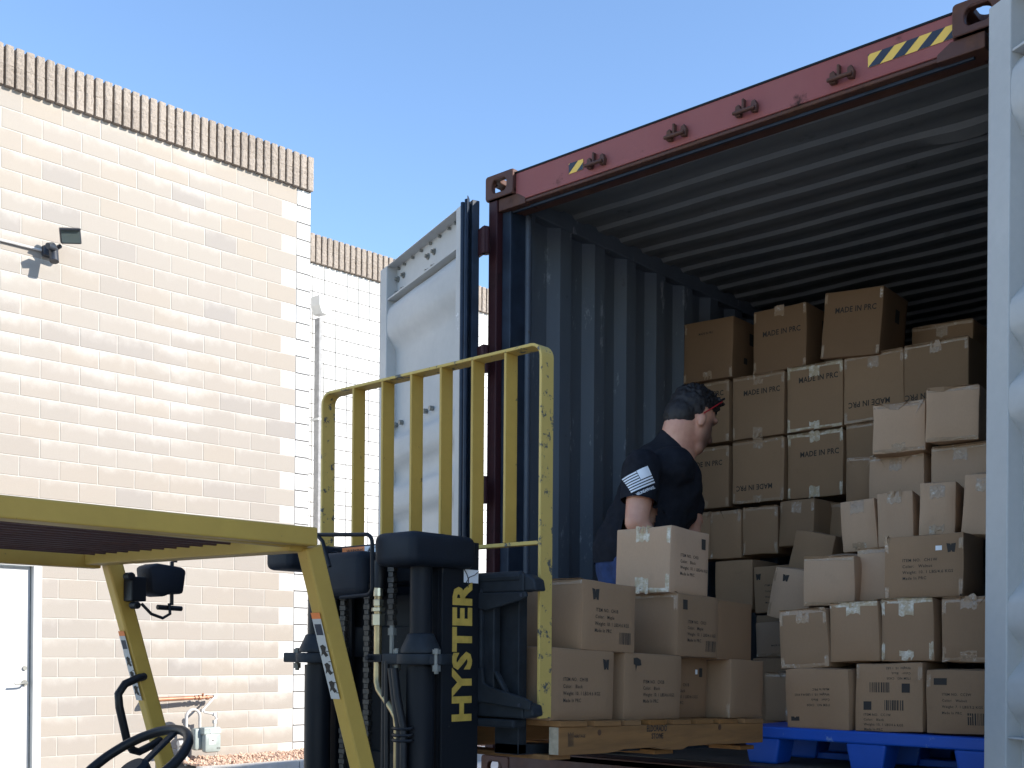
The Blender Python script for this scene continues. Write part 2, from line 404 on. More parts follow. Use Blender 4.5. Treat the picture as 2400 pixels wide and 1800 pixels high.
# coping of fluted split-face blocks
def copingmesh(seed, ribs=4):
    rnd = random.Random(seed); mb = MB()
    rw = CW/4
    for i in range(ribs):
        y0 = i*rw+.024; y1 = (i+1)*rw-.003
        nu, nv = 5, 8
        x0 = .006; vs = []
        for a in range(nv+1):
            for c in range(nu+1):
                yy = y0+(y1-y0)*c/nu; zz = -CH/2+.001+(CH-.002)*a/nv
                edge = min(c, nu-c) == 0
                xx = x0+.060+(noise.noise(Vector((yy*38+seed*9, zz*30, seed*3.1)))*.009)+rnd.uniform(-.0015,.0015)-(.006 if edge else 0)
                if not edge: yy += rnd.uniform(-.003,.003)
                vs.append((xx, yy, zz))
        fs = [(a*(nu+1)+c, a*(nu+1)+c+1, (a+1)*(nu+1)+c+1, (a+1)*(nu+1)+c) for a in range(nv) for c in range(nu)]
        n0 = len(vs)
        vs += [(x0-.02, y0, -CH/2+.003), (x0-.02, y1, -CH/2+.003), (x0-.02, y1, CH/2-.003), (x0-.02, y0, CH/2-.003)]
        fs.append(tuple([n0, n0+1]+[c for c in range(nu, -1, -1)]))
        fs.append(tuple([n0+3]+[nv*(nu+1)+c for c in range(nu+1)]+[n0+2]))
        fs.append(tuple([n0]+[a*(nu+1) for a in range(nv+1)]+[n0+3]))
        fs.append(tuple([n0+1, n0+2]+[a*(nu+1)+nu for a in range(nv, -1, -1)]))
        mb.add(vs, fs)
    mb.box((-.25, 0.001, -CH/2+.001), (.004, ribs*rw-.001, CH/2-.001))
    me, c = mb.mesh('coping_block', M_SPLIT, 0, center=Vector((0, ribs*rw/2, 0))); return me
cop = [copingmesh(i) for i in range(4)]
cop2 = copingmesh(9, 2)
for row in range(2):
    zc = WT+(row+.5)*CH
    for k in range(11):
        link('coping_block', cop[(k*3+row) % 4], (0.003, -(k+.5)*CW, zc), NB)
    link('coping_block', cop2, (0.003, .25*CW, zc), NB)
rest = MB()
for k in range(11, 25): rest.box((-.1, -(k+1)*CW, WT), (.05, -k*CW, WT+2*CH))
o = rest.build('coping_course', M_SPLIT, NB); o['kind'] = 'stuff'
# steel door in the wall
fr = MB(); fw_ = .085
fr.box((-.10, DY1-fw_, .2), (.02, DY1, DOOR_Z)); fr.box((-.10, DY0, .2), (.02, DY0+fw_, DOOR_Z)); fr.box((-.10, DY0+fw_, DOOR_Z-fw_), (.02, DY1-fw_, DOOR_Z))
dr = MB().box((-.085, DY0+fw_+.004, .2), (-.047, DY1-fw_-.004, DOOR_Z-fw_-.004))
DRO = dr.build('door', M_WPAINT, NB, .002)
fr.build('door_frame', M_WPAINT, DRO, .004)
hy_ = DY1-fw_-.06
hd_ = MB().tube([(-.047, hy_, 1.17), (.035, hy_, 1.17), (.05, hy_-.02, 1.17), (.05, hy_-.13, 1.165)], .010, 8)
hd_.cyl((-.048, hy_, 1.17), (-.03, hy_, 1.17), .03)
hd_.build('handle', M_BOLT, DRO, 0, True)
MB().cyl((-.048, hy_, 1.32), (-.03, hy_, 1.32), .022).build('lock', M_BOLT, DRO, 0, True)
st = MB()
st.box((-.060, DY1-fw_-.014, .2), (-.046, DY1-fw_-.002, DOOR_Z-fw_)); st.build('door_seal', M_BOLT, DRO)  # grey strip paints in the shadow between leaf and frame

# ------------------------------------------------------------------ white stack-bond building (far)
FB = thing('white_building', 'white painted block building with ribbed tan coping, set back behind the tan one', 'building', (-9.09, 6.55, 0), (0, 0, -WA))
ORG[FB] = Vector((0, 0, 0))
bm_w = blockmesh('white_square_block', CH-.011, CH-.011, M_WHB, bev=.003)
FT = WT
for r in range(33):
    zc = FT-(r+.5)*CH
    for k in range(-1, 8):
        link('block', bm_w, (0, (k+.5)*CH-.33, zc), FB)
rest = MB()
for r in range(34):
    zc = FT-(r+.5)*CH
    for k in list(range(-12, -1))+list(range(8, 60)):
        rest.cbox((0, (k+.5)*CH-.33, zc), (.02, CH-.008, CH-.008))
o = rest.build('block_grid', M_WHB, FB); o['kind'] = 'stuff'
MB().box((-.25, -3, 0), (.003, 12.1, FT+.38)).build('joint_wall', M_JOINT, FB)
MB().box((-8, -3, FT+.1), (-.26, 12.1, FT+.2)).build('roof', M_CONC, FB)
for row in range(2):
    zc = FT+(row+.5)*CH
    for k in range(-3, 24):
        link('coping_block', cop[(k*3+row+1) % 4], (0.003, (k+.5)*CW-.33, zc), FB)
# rainwater head and downpipe in the inner corner
DP = thing('downpipe', 'white rainwater head and downpipe in the corner between the two block buildings', 'downpipe', (-9.0, 5.6, .1))
px_, py_ = -8.93, 6.16
b = MB().prism([(-.10, 0), (.10, 0), (.10, -.14), (.05, -.25), (-.05, -.25), (-.10, -.14)], (px_-.02, py_, 6.55), (0, 1, 0), (0, 0, 1), (.2, 0, 0)); b.build('rainwater_head', M_WPAINT, DP, .006)
MB().box((px_-.02, py_-.03, .15), (px_+.09, py_+.03, 6.26)).build('pipe', M_DPG, DP, .008)
b = MB()
for z in (1.2, 3.0, 4.8): b.box((px_-.08, py_-.045, z), (px_+.095, py_+.045, z+.03))
b.build('bracket', M_WPAINT, DP)

# ------------------------------------------------------------------ kerb, gravel bed
def W(lx, ly, z):   # point in the near wall's frame -> world
    return Vector((-7.19+lx*math.cos(WA)+ly*math.sin(WA), 4.43-lx*math.sin(WA)+ly*math.cos(WA), z))
b = MB()
cy = -1.70
while cy < 9:
    a0 = W(.86, cy, 0); a1 = W(.86, cy+1.19, 0)
    b.bar((a0.x, a0.y, .20), (a1.x, a1.y, .20), .15, .18); cy += 1.2
kb = b.build('kerb', M_CURB, None, .012); kb['kind'] = 'structure'
b = MB(); b.add([W(.012, -1.6, .305), W(.80, -1.6, .26), W(.80, 9, .26), W(.012, 9, .305)], [(0, 1, 2, 3)])
sb = b.build('planting_bed_soil', M_DIRT, None); sb['kind'] = 'structure'
b = MB(); rnd = random.Random(3)
for i in range(5200):
    ly = rnd.uniform(-1.6, 6.5); lx = rnd.uniform(.02, .79); s = rnd.uniform(.010, .026)
    c = W(lx, ly, .302-.045*lx+rnd.uniform(-.004, .016)+.05*max(0, noise.noise(Vector((lx*3, ly*2, 0)))))
    e = Euler((rnd.uniform(0, 6), rnd.uniform(0, 6), rnd.uniform(0, 6))).to_matrix()
    vs = [c+e @ Vector(v)*s*rnd.uniform(.75, 1.2) for v in ((1,0,0),(-1,0,0),(0,1,0),(0,-1,0),(0,0,.8),(0,0,-.8))]
    b.add(vs, [(0,2,4),(2,1,4),(1,3,4),(3,0,4),(2,0,5),(1,2,5),(3,1,5),(0,3,5)])
gr = b.build('gravel', M_ROCK, None, norm=False); tag(gr, kind='stuff', label='loose red landscaping gravel in the bed below the tan wall', cat='gravel')

# ------------------------------------------------------------------ floodlight on the tan wall
def wx(y): return -7.19+(y-4.43)*math.tan(WA)
fx = wx(1.6)
FL = thing('floodlight', 'black twin wall floodlight with glass lens high on the tan block wall', 'floodlight', (fx, 1.5, 5.62))
b = MB().box((fx+.01, 1.38, 5.52), (fx+.07, 1.5, 5.62)); b.cyl((fx+.05, 1.44, 5.56), (fx+.22, 1.48, 5.60), .022, 12); b.build('junction_box', M_LAMPB, FL, .008)
hm = Matrix.Translation((fx+.30, 1.54, 5.70)) @ Euler((R(8), R(24), R(-22))).to_matrix().to_4x4()
b = MB().box((-.05, -.10, -.075), (.045, .10, .075), hm)
hd1 = b.build('lamp_head', M_LAMPB, FL, .012)
MB().box((.046, -.088, -.062), (.05, .088, .062), hm).build('lens', M_LAMPG, hd1)
b = MB(); b.box((.045, -.1, .062), (.075, .1, .078), hm); b.build('lamp_hood', M_LAMPB, hd1)
b = MB().tube([(fx+.2, 1.45, 5.55), (fx+.24, 1.38, 5.56), (fx+.27, 1.32, 5.545)], [.02, .045, .03], 12); b.build('knuckle', M_LAMPB, FL, 0, True)
b = MB().cyl((fx+.19, 1.42, 5.56), (fx+.23, 1.41, 5.42), .045, 14); b.build('photocell', M_LAMPB, FL, 0, True)
b = MB(); b.tube([(wx(y)+.035, y, z) for y, z in ((1.38, 5.575), (.6, 5.575), (-.8, 5.575), (-3, 5.575))], .014, 8)
o = b.build('conduit', M_GP, None, 0, True); tag(o, 'thin painted conduit running along the tan wall to the floodlight', 'conduit')

# ------------------------------------------------------------------ gas meter
GM = thing('gas_meter', 'grey gas meter with curved pipes in front of the tan block wall', 'gas meter', (-6.95, 3.1, .28))
mx = -7.02
mb_ = MB().box((mx-.08, 2.96, .41), (mx+.02, 3.15, .655)).build('meter_body', M_GM, GM, .03, 40)
MB().box((mx+.02, 3.03, .385), (mx+.11, 3.24, .60)).build('diaphragm_case', M_GM, mb_, .032, 40)
MB().box((mx-.02, 3.02, .585), (mx+.10, 3.23, .665)).build('index_case', M_GM, mb_, .012)
MB().box((mx+.102, 3.1, .60), (mx+.106, 3.23, .65)).build('index_window', M_WSTK, mb_)
MB().box((mx+.111, 3.08, .48), (mx+.114, 3.16, .56)).build('number_tag', M_WSTK, mb_)
b = MB(); put_text(b, '148', (mx+.1155, 3.09, .508), (0,1,0), (0,0,1), .035, bold=.02); put_text(b, '858', (mx+.1115, 3.175, .42), (0,1,0), (0,0,1), .032)
me, c = b.mesh('meter_number', M_INK, norm=False); link('meter_number', me, c, mb_)
def arc(c, r, a0, a1, n, u, v):
    c = Vector(c); return [c+(Vector(u)*math.cos(a0+(a1-a0)*i/n)+Vector(v)*math.sin(a0+(a1-a0)*i/n))*r for i in range(n+1)]
pts = [(mx, 2.86, .25), (mx, 2.86, .78)]+arc((mx, 2.945, .78), .085, math.pi, 0, 8, (0, 1, 0), (0, 0, 1))+[(mx, 3.03, .66)]
MB().tube(pts, .016, 10).build('inlet_pipe', M_GP, GM, 0, True)
pp = [(mx+.03, 3.2, .66), (mx+.03, 3.2, .72), (mx+.02, 3.23, .75), (mx, 3.22, .80), (mx-.03, 3.11, .825), (mx-.06, 3.1, .845), (mx-.1, 3.26, .965), (mx-.12, 3.3, .99)]
b = MB().tube(pp, .013, 10)
for p in (pp[1], pp[3], pp[5], pp[7]): b.cbox(p, (.036, .036, .036))
b.build('outlet_pipe', M_GP, GM, 0, 40)
b = MB().cyl((mx+.0, 2.76, .50), (mx+.0, 2.88, .50), .032); b.tube([(mx-.04, 2.81, .50), (mx-.04, 2.81, .30)], .026, 10); b.build('regulator', M_GP, GM, 0, 40)
b = MB().tube([(wx(2.52), 2.52, .975), (mx-.14, 2.52, .975), (mx-.14, 3.03, .985)], .024, 12); b.build('supply_pipe', M_COP, GM, 0, 40)
b = MB().tube([(mx-.14, 3.03, .985), (mx-.13, 3.3, .99)], .016, 10)
for y, r in ((3.05, .026), (3.1, .03), (3.14, .022), (3.2, .028)): b.cyl((mx-.14, y, .985), (mx-.14, y+.03, .985), r, 8)
b.cyl((mx-.14, 3.15, .985), (mx-.11, 3.14, 1.03), .012, 8)
b.build('copper_valve', M_COP, GM, 0, 40)

# ------------------------------------------------------------------ the building on the right, out of frame, that shades the yard
DB = thing('dock_building', 'plain stucco wall of the building to the right, out of the picture, shading the yard', 'building', (6, 8, -.3))
MB().box((6.0, -2.7, -.4), (9, 20, 6.25)).build('wall', M_WALLR, DB)
MB().box((5.96, -2.74, 6.25), (9.04, 20.04, 6.31)).build('parapet_cap', M_WPAINT, DB)

# ------------------------------------------------------------------ shipping container
CX, Z0, ZT, CL, ZF = 2.438, .90, 3.843, 12.19, 1.055
SC = thing('shipping_container', 'dark red high-cube shipping container with open doors and a corrugated grey interior', 'container', (1.219, 0, .9))
def corrug(pitch_pts, length0, length1):
    return pitch_pts
def sheet(profile, a0, a1, f, nseg=1):
    """profile: list of (t, depth); swept from a0 to a1; f(t, depth, a)->point"""
    vs = []; n = len(profile)
    for j in range(nseg+1):
        a = a0+(a1-a0)*j/nseg
        vs += [f(t, d, a) for t, d in profile]
    fs = [(j*n+i, j*n+i+1, (j+1)*n+i+1, (j+1)*n+i) for j in range(nseg) for i in range(n-1)]
    return vs, fs
def wprof(y0, y1, first):
    p = [(y0, 0)]; y = first
    while y < y1-.3:
        p += [(y, 0), (y+.052, 1), (y+.153, 1), (y+.205, 0)]; y += .295
    p.append((y1, 0)); return p
pr = wprof(.17, CL-.1, .275)
# left wall: alternate grooves lie deeper (seen from inside)
vs, fs = sheet([(t, d) for t, d in pr], ZF, ZT-.10, lambda t, d, a: (.090-.048*d, t, a)); MB().add(vs, fs).build('left_wall', M_LINER, SC)
vs, fs = sheet([(t, d) for t, d in pr], ZF, ZT-.10, lambda t, d, a: (CX-.045+.030*d, t, a)); MB().add(vs, fs).build('right_wall', M_LINER, SC)
vs, fs = sheet([(t, d) for t, d in pr], ZF, ZT-.10, lambda t, d, a: (.084-.048*d, t, a)); MB().add(vs, fs).build('left_side_panel', M_EXT, SC)
vs, fs = sheet([(t, d) for t, d in pr], ZF, ZT-.10, lambda t, d, a: (CX-.039+.030*d, t, a)); MB().add(vs, fs).build('right_side_panel', M_EXT, SC)
# roof
p = [(.17, 0)]; y = .355
while y < CL-.3:
    p += [(y, 0), (y+.020, 1), (y+.095, 1), (y+.135, 0)]; y += .2075
p.append((CL-.1, 0))
def rf(t, d, a):
    sag = .004*math.sin(a*2.1+t*1.3)+.010*noise.noise(Vector((a*1.6, t*1.2, 3)))
    dent = -.035*math.exp(-((a-2.02)**2/.03+(t-.86)**2/.006))
    return (a, t, ZT-.050-.0165*d+sag+dent)
vs, fs = sheet(p, .07, CX-.07, rf, 30); MB().add(vs, fs).build('roof_lining', M_ROOFI, SC, 0, 30)
vs, fs = sheet(p, .07, CX-.07, lambda t, d, a: tuple(Vector(rf(t, d, a))+Vector((0, 0, .006))), 30); MB().add(vs, fs).build('roof', M_EXT, SC)
MB().box((.06, CL-.12, ZF), (CX-.06, CL-.08, ZT-.05)).build('front_wall', M_LINER, SC)
b = MB().box((.02, .18, ZT-.13), (.10, CL-.1, ZT-.03)); b.build('top_rail', M_LINER, SC, .006); b = MB(); b.box((CX-.10, .18, ZT-.13), (CX-.02, CL-.1, ZT-.03)); b.build('top_rail', M_LINER, SC, .006)
b = MB().box((.0, .16, Z0), (.09, CL, ZF+.03)); b.build('bottom_rail', M_EXT, SC, .006); b = MB(); b.box((CX-.09, .16, Z0), (CX, CL, ZF+.03)); b.build('bottom_rail', M_EXT, SC, .006)
for i in range(9):
    x0 = .10+i*.2487; MB().box((x0, .17, ZF-.028), (x0+.246, CL-.1, ZF)).build('floor_board', M_FLOOR, SC)
b = MB()
for i in range(20): b.box((.09, .3+i*.6, Z0+.02), (CX-.09, .36+i*.6, ZF-.03))
b.build('cross_member', M_CHAS, SC)
# rear frame
b = MB().box((.012, .012, Z0+.12), (.068, .10, ZT-.12)); b.build('corner_post', M_POST, SC, .006); MB().box((.068, .050, Z0+.12), (.125, .17, ZT-.12)).build('post_return', M_GASK, SC, .006)
b = MB().box((CX-.045, .012, Z0+.12), (CX-.012, .17, ZT-.12)); b.build('corner_post', M_POST, SC, .006)
# rounded inner post (J-bar) that catches the light
for x in (.124,): MB().tube([(x, .180, ZF), (x, .180, ZT-.14)], .020, 14).build('inner_post', M_JBAR, SC, 0, 60)
b = MB().box((.178, .022, ZT-.155), (CX-.178, .034, ZT-.022)); b.box((.178, .024, ZT-.03), (CX-.178, .17, ZT-.018)); hdr = b.build('door_header', M_HEAD, SC, .004)
MB().box((.10, .026, ZT-.172), (CX-.10, .16, ZT-.156)).build('header_lip', M_RUST, SC, .006); MB().box((.12, .060, ZT-.186), (CX-.12, .075, ZT-.173)).build('header_seal', M_GASK, SC, .003)
MB().box((.178, .020, ZT-.021), (CX-.178, .17, ZT-.012)).build('header_top_edge', M_BLK, SC, .002)
b = MB(); b.prism([(.07, -.118), (.19, -.118), (.24, -.150), (.24, -.178), (.07, -.178)], (0, .02, ZT), (1, 0, 0), (0, 0, 1), (0, .1, 0)); b.build('header_gusset', M_RUST, SC, .004); b = MB()
b.prism([(CX-.07, -.118), (CX-.19, -.118), (CX-.24, -.150), (CX-.24, -.178), (CX-.07, -.178)], (0, .02, ZT), (1, 0, 0), (0, 0, 1), (0, .1, 0)); b.build('header_gusset', M_RUST, SC, .004)
b = MB().box((.178, .004, Z0), (CX-.178, .15, ZF-.005)); b.box((.07, .004, Z0+.118), (CX-.07, .17, ZF-.003)); b.build('door_sill', M_DRYR, SC, .005)
def casting(x0, z0, flip):
    """corner casting with its three openings, built as a shell of thick plates"""
    W_, D_, H_, t = .178, .162, .118, .028
    mb = MB()
    def rr(w, h, r, n=5, cx=0, cy=0):
        out = []
        for (sx, sy, a0) in ((1,1,0),(-1,1,90),(-1,-1,180),(1,-1,270)):
            for i in range(n+1):
                a = R(a0+90*i/n); out.append((cx+sx*(w/2-r)+r*math.cos(a), cy+sy*(h/2-r)+r*math.sin(a)))
        return out
    def plate(o, u, v, nrm, w, h, hw, hh, r, cx, cy, outr):
        o = Vector(o); u = Vector(u); v = Vector(v); nrm = Vector(nrm)
        O = rr(w, h, outr, 5, w/2, h/2); I = rr(hw, hh, r, 5, cx, cy); n = len(O)
        vs = [o+u*a+v*c for a, c in O]+[o+u*a+v*c for a, c in I]
        vs += [q-nrm*t for q in vs]
        fs = []
        for i in range(n):
            j = (i+1) % n
            fs += [(i, j, n+j, n+i), (2*n+j, 2*n+i, 3*n+i, 3*n+j), (n+i, n+j, 3*n+j, 3*n+i), (j, i, 2*n+i, 2*n+j)]
        mb.add(vs, fs)
    plate((x0, 0, z0), (1,0,0), (0,0,1), (0,-1,0), W_, H_, .094, .072, .030, W_/2, H_/2, .014)
    plate((x0, .002, z0+H_), (1,0,0), (0,1,0), (0,0,1), W_, D_-.002, .06, .11, .03, W_/2, D_/2, .01)
    plate((x0, .002, z0+.028), (1,0,0), (0,1,0), (0,0,1), W_, D_-.002, .06, .10, .03, W_/2, D_/2, .01)
    for xs, nx in ((x0+W_, 1), (x0, -1)):
        outer = (nx < 0) != flip
        if outer: plate((xs-.001*nx, .003, z0+.001), (0,1,0), (0,0,1), (nx,0,0), D_-.004, H_-.002, .08, .06, .028, D_/2, H_/2, .01)
        else: mb.box((min(xs-.001*nx, xs-.026*nx), .003, z0+.002), (max(xs-.001*nx, xs-.026*nx), D_-.002, z0+H_-.002))
    return mb.build('corner_casting', M_RUST, SC, .003, seg=1)
casting(0, ZT-.118, False); casting(CX-.178, ZT-.118, True); casting(0, Z0, False); casting(CX-.178, Z0, True)
# keeper brackets on the header
for xc in (.669, 1.097, 1.43, 1.84):
    b = MB()
    for s in (-1, 1):
        b.prism([(-.013, -.022), (.013, -.027), (.016, 0), (.005, .024), (-.010, .018)], (xc+s*.036, .022, ZT-.105), (1, 0, 0), (0, 0, 1), (0, -.022, 0))
    b.box((xc-.04, -.004, ZT-.125), (xc+.04, .0, ZT-.115)); b.box((xc-.016, -.002, ZT-.112), (xc-.006, .02, ZT-.064))
    b.cyl((xc-.05, -.012, ZT-.12), (xc+.05, -.012, ZT-.12), .008, 8)
    b.build('lock_keeper', M_RUST, SC, .004, seg=1)
# hazard stripes, thin printed film
def hazard(x0, x1, z0, z1, phase, tilt=.055, pw=.047):
    b = MB(); b.mi = 0
    b.box((x0, .0195, z0), (x1, .0205, z1)); b.mi = 1
    x = x0-.2+phase
    while x < x1:
        q = [(x, z0), (x+pw, z0), (x+pw+tilt, z1), (x+tilt, z1)]
        # clip in x
        def clip(poly, X, keep):
            out = []
            for i in range(len(poly)):
                a, c = poly[i], poly[(i+1) % len(poly)]
                ia, ic = keep(a[0]), keep(c[0])
                if ia: out.append(a)
                if ia != ic:
                    t = (X-a[0])/(c[0]-a[0]); out.append((X, a[1]+(c[1]-a[1])*t))
            return out
        q = clip(q, x0, lambda v: v >= x0-1e-9); 
        if q: q = clip(q, x1, lambda v: v <= x1+1e-9)
        if len(q) > 2: b.poly([(a, .0188, c) for a, c in q])
        x += pw*2
    b.build('hazard_sticker', [M_HY, M_HB], SC, norm=False)
hazard(1.94, 2.258, 3.735, 3.785, .012)
hazard(.505, .588, 3.728, 3.776, .058)

# ---- doors
def door(name_label, hinge, ang, mir):
    """leaf built in its own frame: x from hinge edge (0) to free edge (1.16); inner face at +y*mir"""
    Wd, zb, zt = 1.125, 1.10, 3.70
    TH = .075
    dr = bpy.data.objects.new('door', None); COL.objects.link(dr)
    dr.parent = SC; dr.location = Vector(hinge)-ORG[SC]; dr.rotation_euler = (0, 0, ang); ORG[dr] = Vector((0, 0, 0))
    dr['label'] = name_label
    s = mir
    # leaf: stiles and rails, the inner skin recessed
    b = MB()
    def bx(x0, x1, y0, y1, z0, z1): b.box((x0, min(y0*s, y1*s), z0), (x1, max(y0*s, y1*s), z1))
    # y: 0 outer face ... .055 inner face (towards the cargo when closed)
    bx(.0, .10, .0, TH, zb, zt); b.build('stile', M_DOOR, dr, .004); b = MB(); bx(Wd-.10, Wd, .0, TH, zb, zt)
    b.build('stile', M_DOOR, dr, .004)
    b = MB(); bx(.10, Wd-.10, .0, .012, zt-.185, zt-.0015); bx(.10, Wd-.10, .0, TH-.002, zt-.006, zt-.001); bx(.10, Wd-.10, .0, TH-.006, zt-.195, zt-.185)
    b.build('rail', M_DOOR, dr, .0015, seg=1); b = MB(); bx(.10, Wd-.10, .0, .012, zb, zb+.15); bx(.10, Wd-.10, .0, TH-.006, zb+.15, zb+.156); bx(.10, Wd-.10, .0, TH-.004, zb, zb+.006)
    b.build('rail', M_DOOR, dr, .0015, seg=1)
    # corrugated skin with horizontal corrugations
    z0, z1 = zb+.156, zt-.195; prof = [(z0, 0)]
    for c in (1.40, 1.66, 2.36, 2.64, 3.375):
        hw = .10 if c < 3 else .14
        for t, d in ((-1, 0), (-.8, .10), (-.6, .5), (-.4, .9), (-.22, 1), (.22, 1), (.4, .9), (.6, .5), (.8, .10), (1, 0)): prof.append((c+t*hw*1.3, d))
    prof.append((z1, 0)); prof = sorted(set((round(t, 4), d) for t, d in prof))
    vs, fs = sheet(prof, .10, Wd-.10, lambda t, d, a: (a, s*(.012+.060*d+.004*noise.noise(Vector((a*4, t*3, 1)))), t), 8)
    MB().add(vs, fs).build('corrugated_panel', M_DOOR, dr, 0, 60)
    vs, fs = sheet(prof, .10, Wd-.10, lambda t, d, a: (a, s*(.006+.050*d), t), 1)
    MB().add(vs, fs).build('outer_skin', M_EXT, dr, 0, 60)
    # gasket down the hinge edge and top
    b = MB()
    if mir > 0:
        b.tube([(.012, s*(TH+.004), zb), (.012, s*(TH+.004), zt)], .012, 8); b.tube([(-.010, s*(TH-.006), zb-.02), (-.010, s*(TH-.006), zt+.01)], .011, 8); b.add([(-.040, s*(TH+.006), zb-.02), (-.040, s*(TH+.006), zt+.018), (-.015, s*(TH-.012), zt+.012), (-.015, s*(TH-.012), zb-.02), (-.040, s*(TH+.001), zb-.02), (-.040, s*(TH+.001), zt+.018), (-.015, s*(TH-.020), zt+.012), (-.015, s*(TH-.020), zb-.02)], [(0,1,2,3),(7,6,5,4),(0,4,5,1),(1,5,6,2),(2,6,7,3),(3,7,4,0)])
        bx(-.036, -.002, .012, TH-.024, zb-.01, zt+.004)
        b.build('gasket', M_GASK, dr, .002, 40, seg=1)
    # bolts
    b = MB()
    for x in (.22, .30, .42, .54, .66, .78, .90, .98):
        b = MB(); b.cyl((x, s*.012, zt-.020), (x, s*.030, zt-.020), .008, 6); b.build('bolt', M_BOLT, dr)
    for x in (.50, .58, .92, 1.0):
        for z in (zt-.075, zt-.155): b = MB(); b.cyl((x, s*.012, z), (x, s*.020, z), .017, 10); b.cyl((x, s*.02, z), (x, s*.034, z), .010, 6); b.build('bolt', M_BOLT, dr)
        for z in (2.80, 1.95): MB().cyl((x, s*.014, z), (x, s*.036, z), .014, 6).build('bolt', M_BOLT, dr)
    # lock rods on the outer face
    for x in (.53, .96):
        b = MB().cyl((x, -s*.045, zb-.06), (x, -s*.045, zt+.045), .016, 12)
        for z in (zt-.2, 2.9, 2.2, 1.5): b.box((x-.05, min(-s*.06, -s*.0), z), (x+.05, max(-s*.06, -s*.0), z+.07))
        b.prism([(-.05, .0), (.04, .0), (.055, .05), (.0, .035), (-.045, .055)], (x, -s*.045-.02, zt+.01), (1, 0, 0), (0, 0, 1), (0, .04, 0))
        b.build('lock_rod', M_LOCK, dr, .002, seg=1)
    for z in (3.50, 2.93, 2.30, 1.70, 1.2):
        b = MB(); e_ = -.100 if mir > 0 else -.02
        b.box((e_, min(s*.0, s*.02), z-.065), (.05, max(s*.0, s*.02), z+.065))
        if mir > 0: b.cyl((-.080, 0, z-.065), (-.080, 0, z+.065), .022, 10)
        b.build('hinge', M_POST, dr, .003, seg=1)
    return dr
door('left door leaf swung round past square, its inner face grey white', (-.006, -.040, 0), R(-201), 1)
door('right door leaf swung wide open towards the camera side', (2.474, -.085, 0), R(-30), -1)

# ---- trailer chassis under the container
TC = thing('trailer_chassis', 'dark trailer chassis under the shipping container, mostly out of the picture', 'trailer', (1.2, 2, -.3))
b = MB().box((.72, .25, .62), (.86, 11.5, .895)); b.box((1.58, .25, .62), (1.72, 11.5, .895)); b.box((.25, .28, .72), (CX-.25, .42, .89)); b.build('frame_rail', M_CHAS, TC)
for y in (1.6, 2.9):
    for x in (.28, .55, 1.9, 2.17):
        MB().cyl((x-.11, y, .18), (x+.11, y, .18), .5, 32).build('wheel', M_TYRE, TC, .03)
b = MB().cyl((.3, 1.6, .18), (2.1, 1.6, .18), .07); b.cyl((.3, 2.9, .18), (2.1, 2.9, .18), .07); b.box((.8,1.4,.2),(.85,3.1,.62)); b.box((1.6,1.4,.2),(1.65,3.1,.62)); b.build('axle', M_CHAS, TC)

# ------------------------------------------------------------------ cartons
rb = random.Random(11)
def flatprint(root, o, u, v, items, name='print', m=None, bvh=None, off=.0009):
    """items drawn on a face: o lower-left corner, u right, v up"""
    if name == 'print':
        tx = [i for i in items if i[0] == 'text']
        if tx: flatprint(root, o, u, v, tx, 'lettering', m, bvh, off)
        for i in items:
            if i[0] != 'text': flatprint(root, o, u, v, [i], {'bar': 'barcode', 'logo': 'printed_mark', 'arrow': 'printed_mark', 'rect': 'printed_square'}[i[0]], m, bvh, off)
        return
    mb = MB(); o = Vector(o); u = Vector(u); v = Vector(v)
    for it in items:
        k = it[0]
        if k == 'text':
            _, s, x, y, size, flip, kw = it
            if flip: put_text(mb, s, o+u*x+v*y, -u, -v, size, **kw)
            else: put_text(mb, s, o+u*x+v*y, u, v, size, **kw)
        elif k == 'bar': barcode(mb, o+u*it[1]+v*it[2], u, v, it[3], it[4], it[5])
        elif k == 'logo':     # torn W-shaped mark
            _, x, y, s = it[:4]
            for pl in ([(0,1),(.42,.93),(.46,.70),(.50,.93),(1,.98),(.86,0),(.58,.05),(.52,.25),(.44,.05),(.16,0)],):
                mb.poly([o+u*(x+a*s)+v*(y+b*s) for a, b in pl])
        elif k == 'arrow':
            _, x, y, s = it[:4]
            mb.poly([o+u*(x+a*s)+v*(y+b*s) for a, b in [(0,.95),(.45,1.0),(.9,.85),(1,.45),(.55,.4),(.45,.42),(.30,0),(.22,.45),(.02,.5)]])
        elif k == 'rect': mb.poly([o+u*it[1]+v*it[2], o+u*(it[1]+it[3])+v*it[2], o+u*(it[1]+it[3])+v*(it[2]+it[4]), o+u*it[1]+v*(it[2]+it[4])])
    if bvh:
        nn = u.cross(v).normalized()
        for i, q in enumerate(mb.v):
            h = bvh.ray_cast(q+nn*.05, -nn, .12)
            if h[0]: mb.v[i] = h[0]+nn*off
    me, c = mb.mesh(name, m or M_INK, norm=False)
    ob = bpy.data.objects.new(name, me); COL.objects.link(ob); ob.parent = root; ob.location = c
    return ob
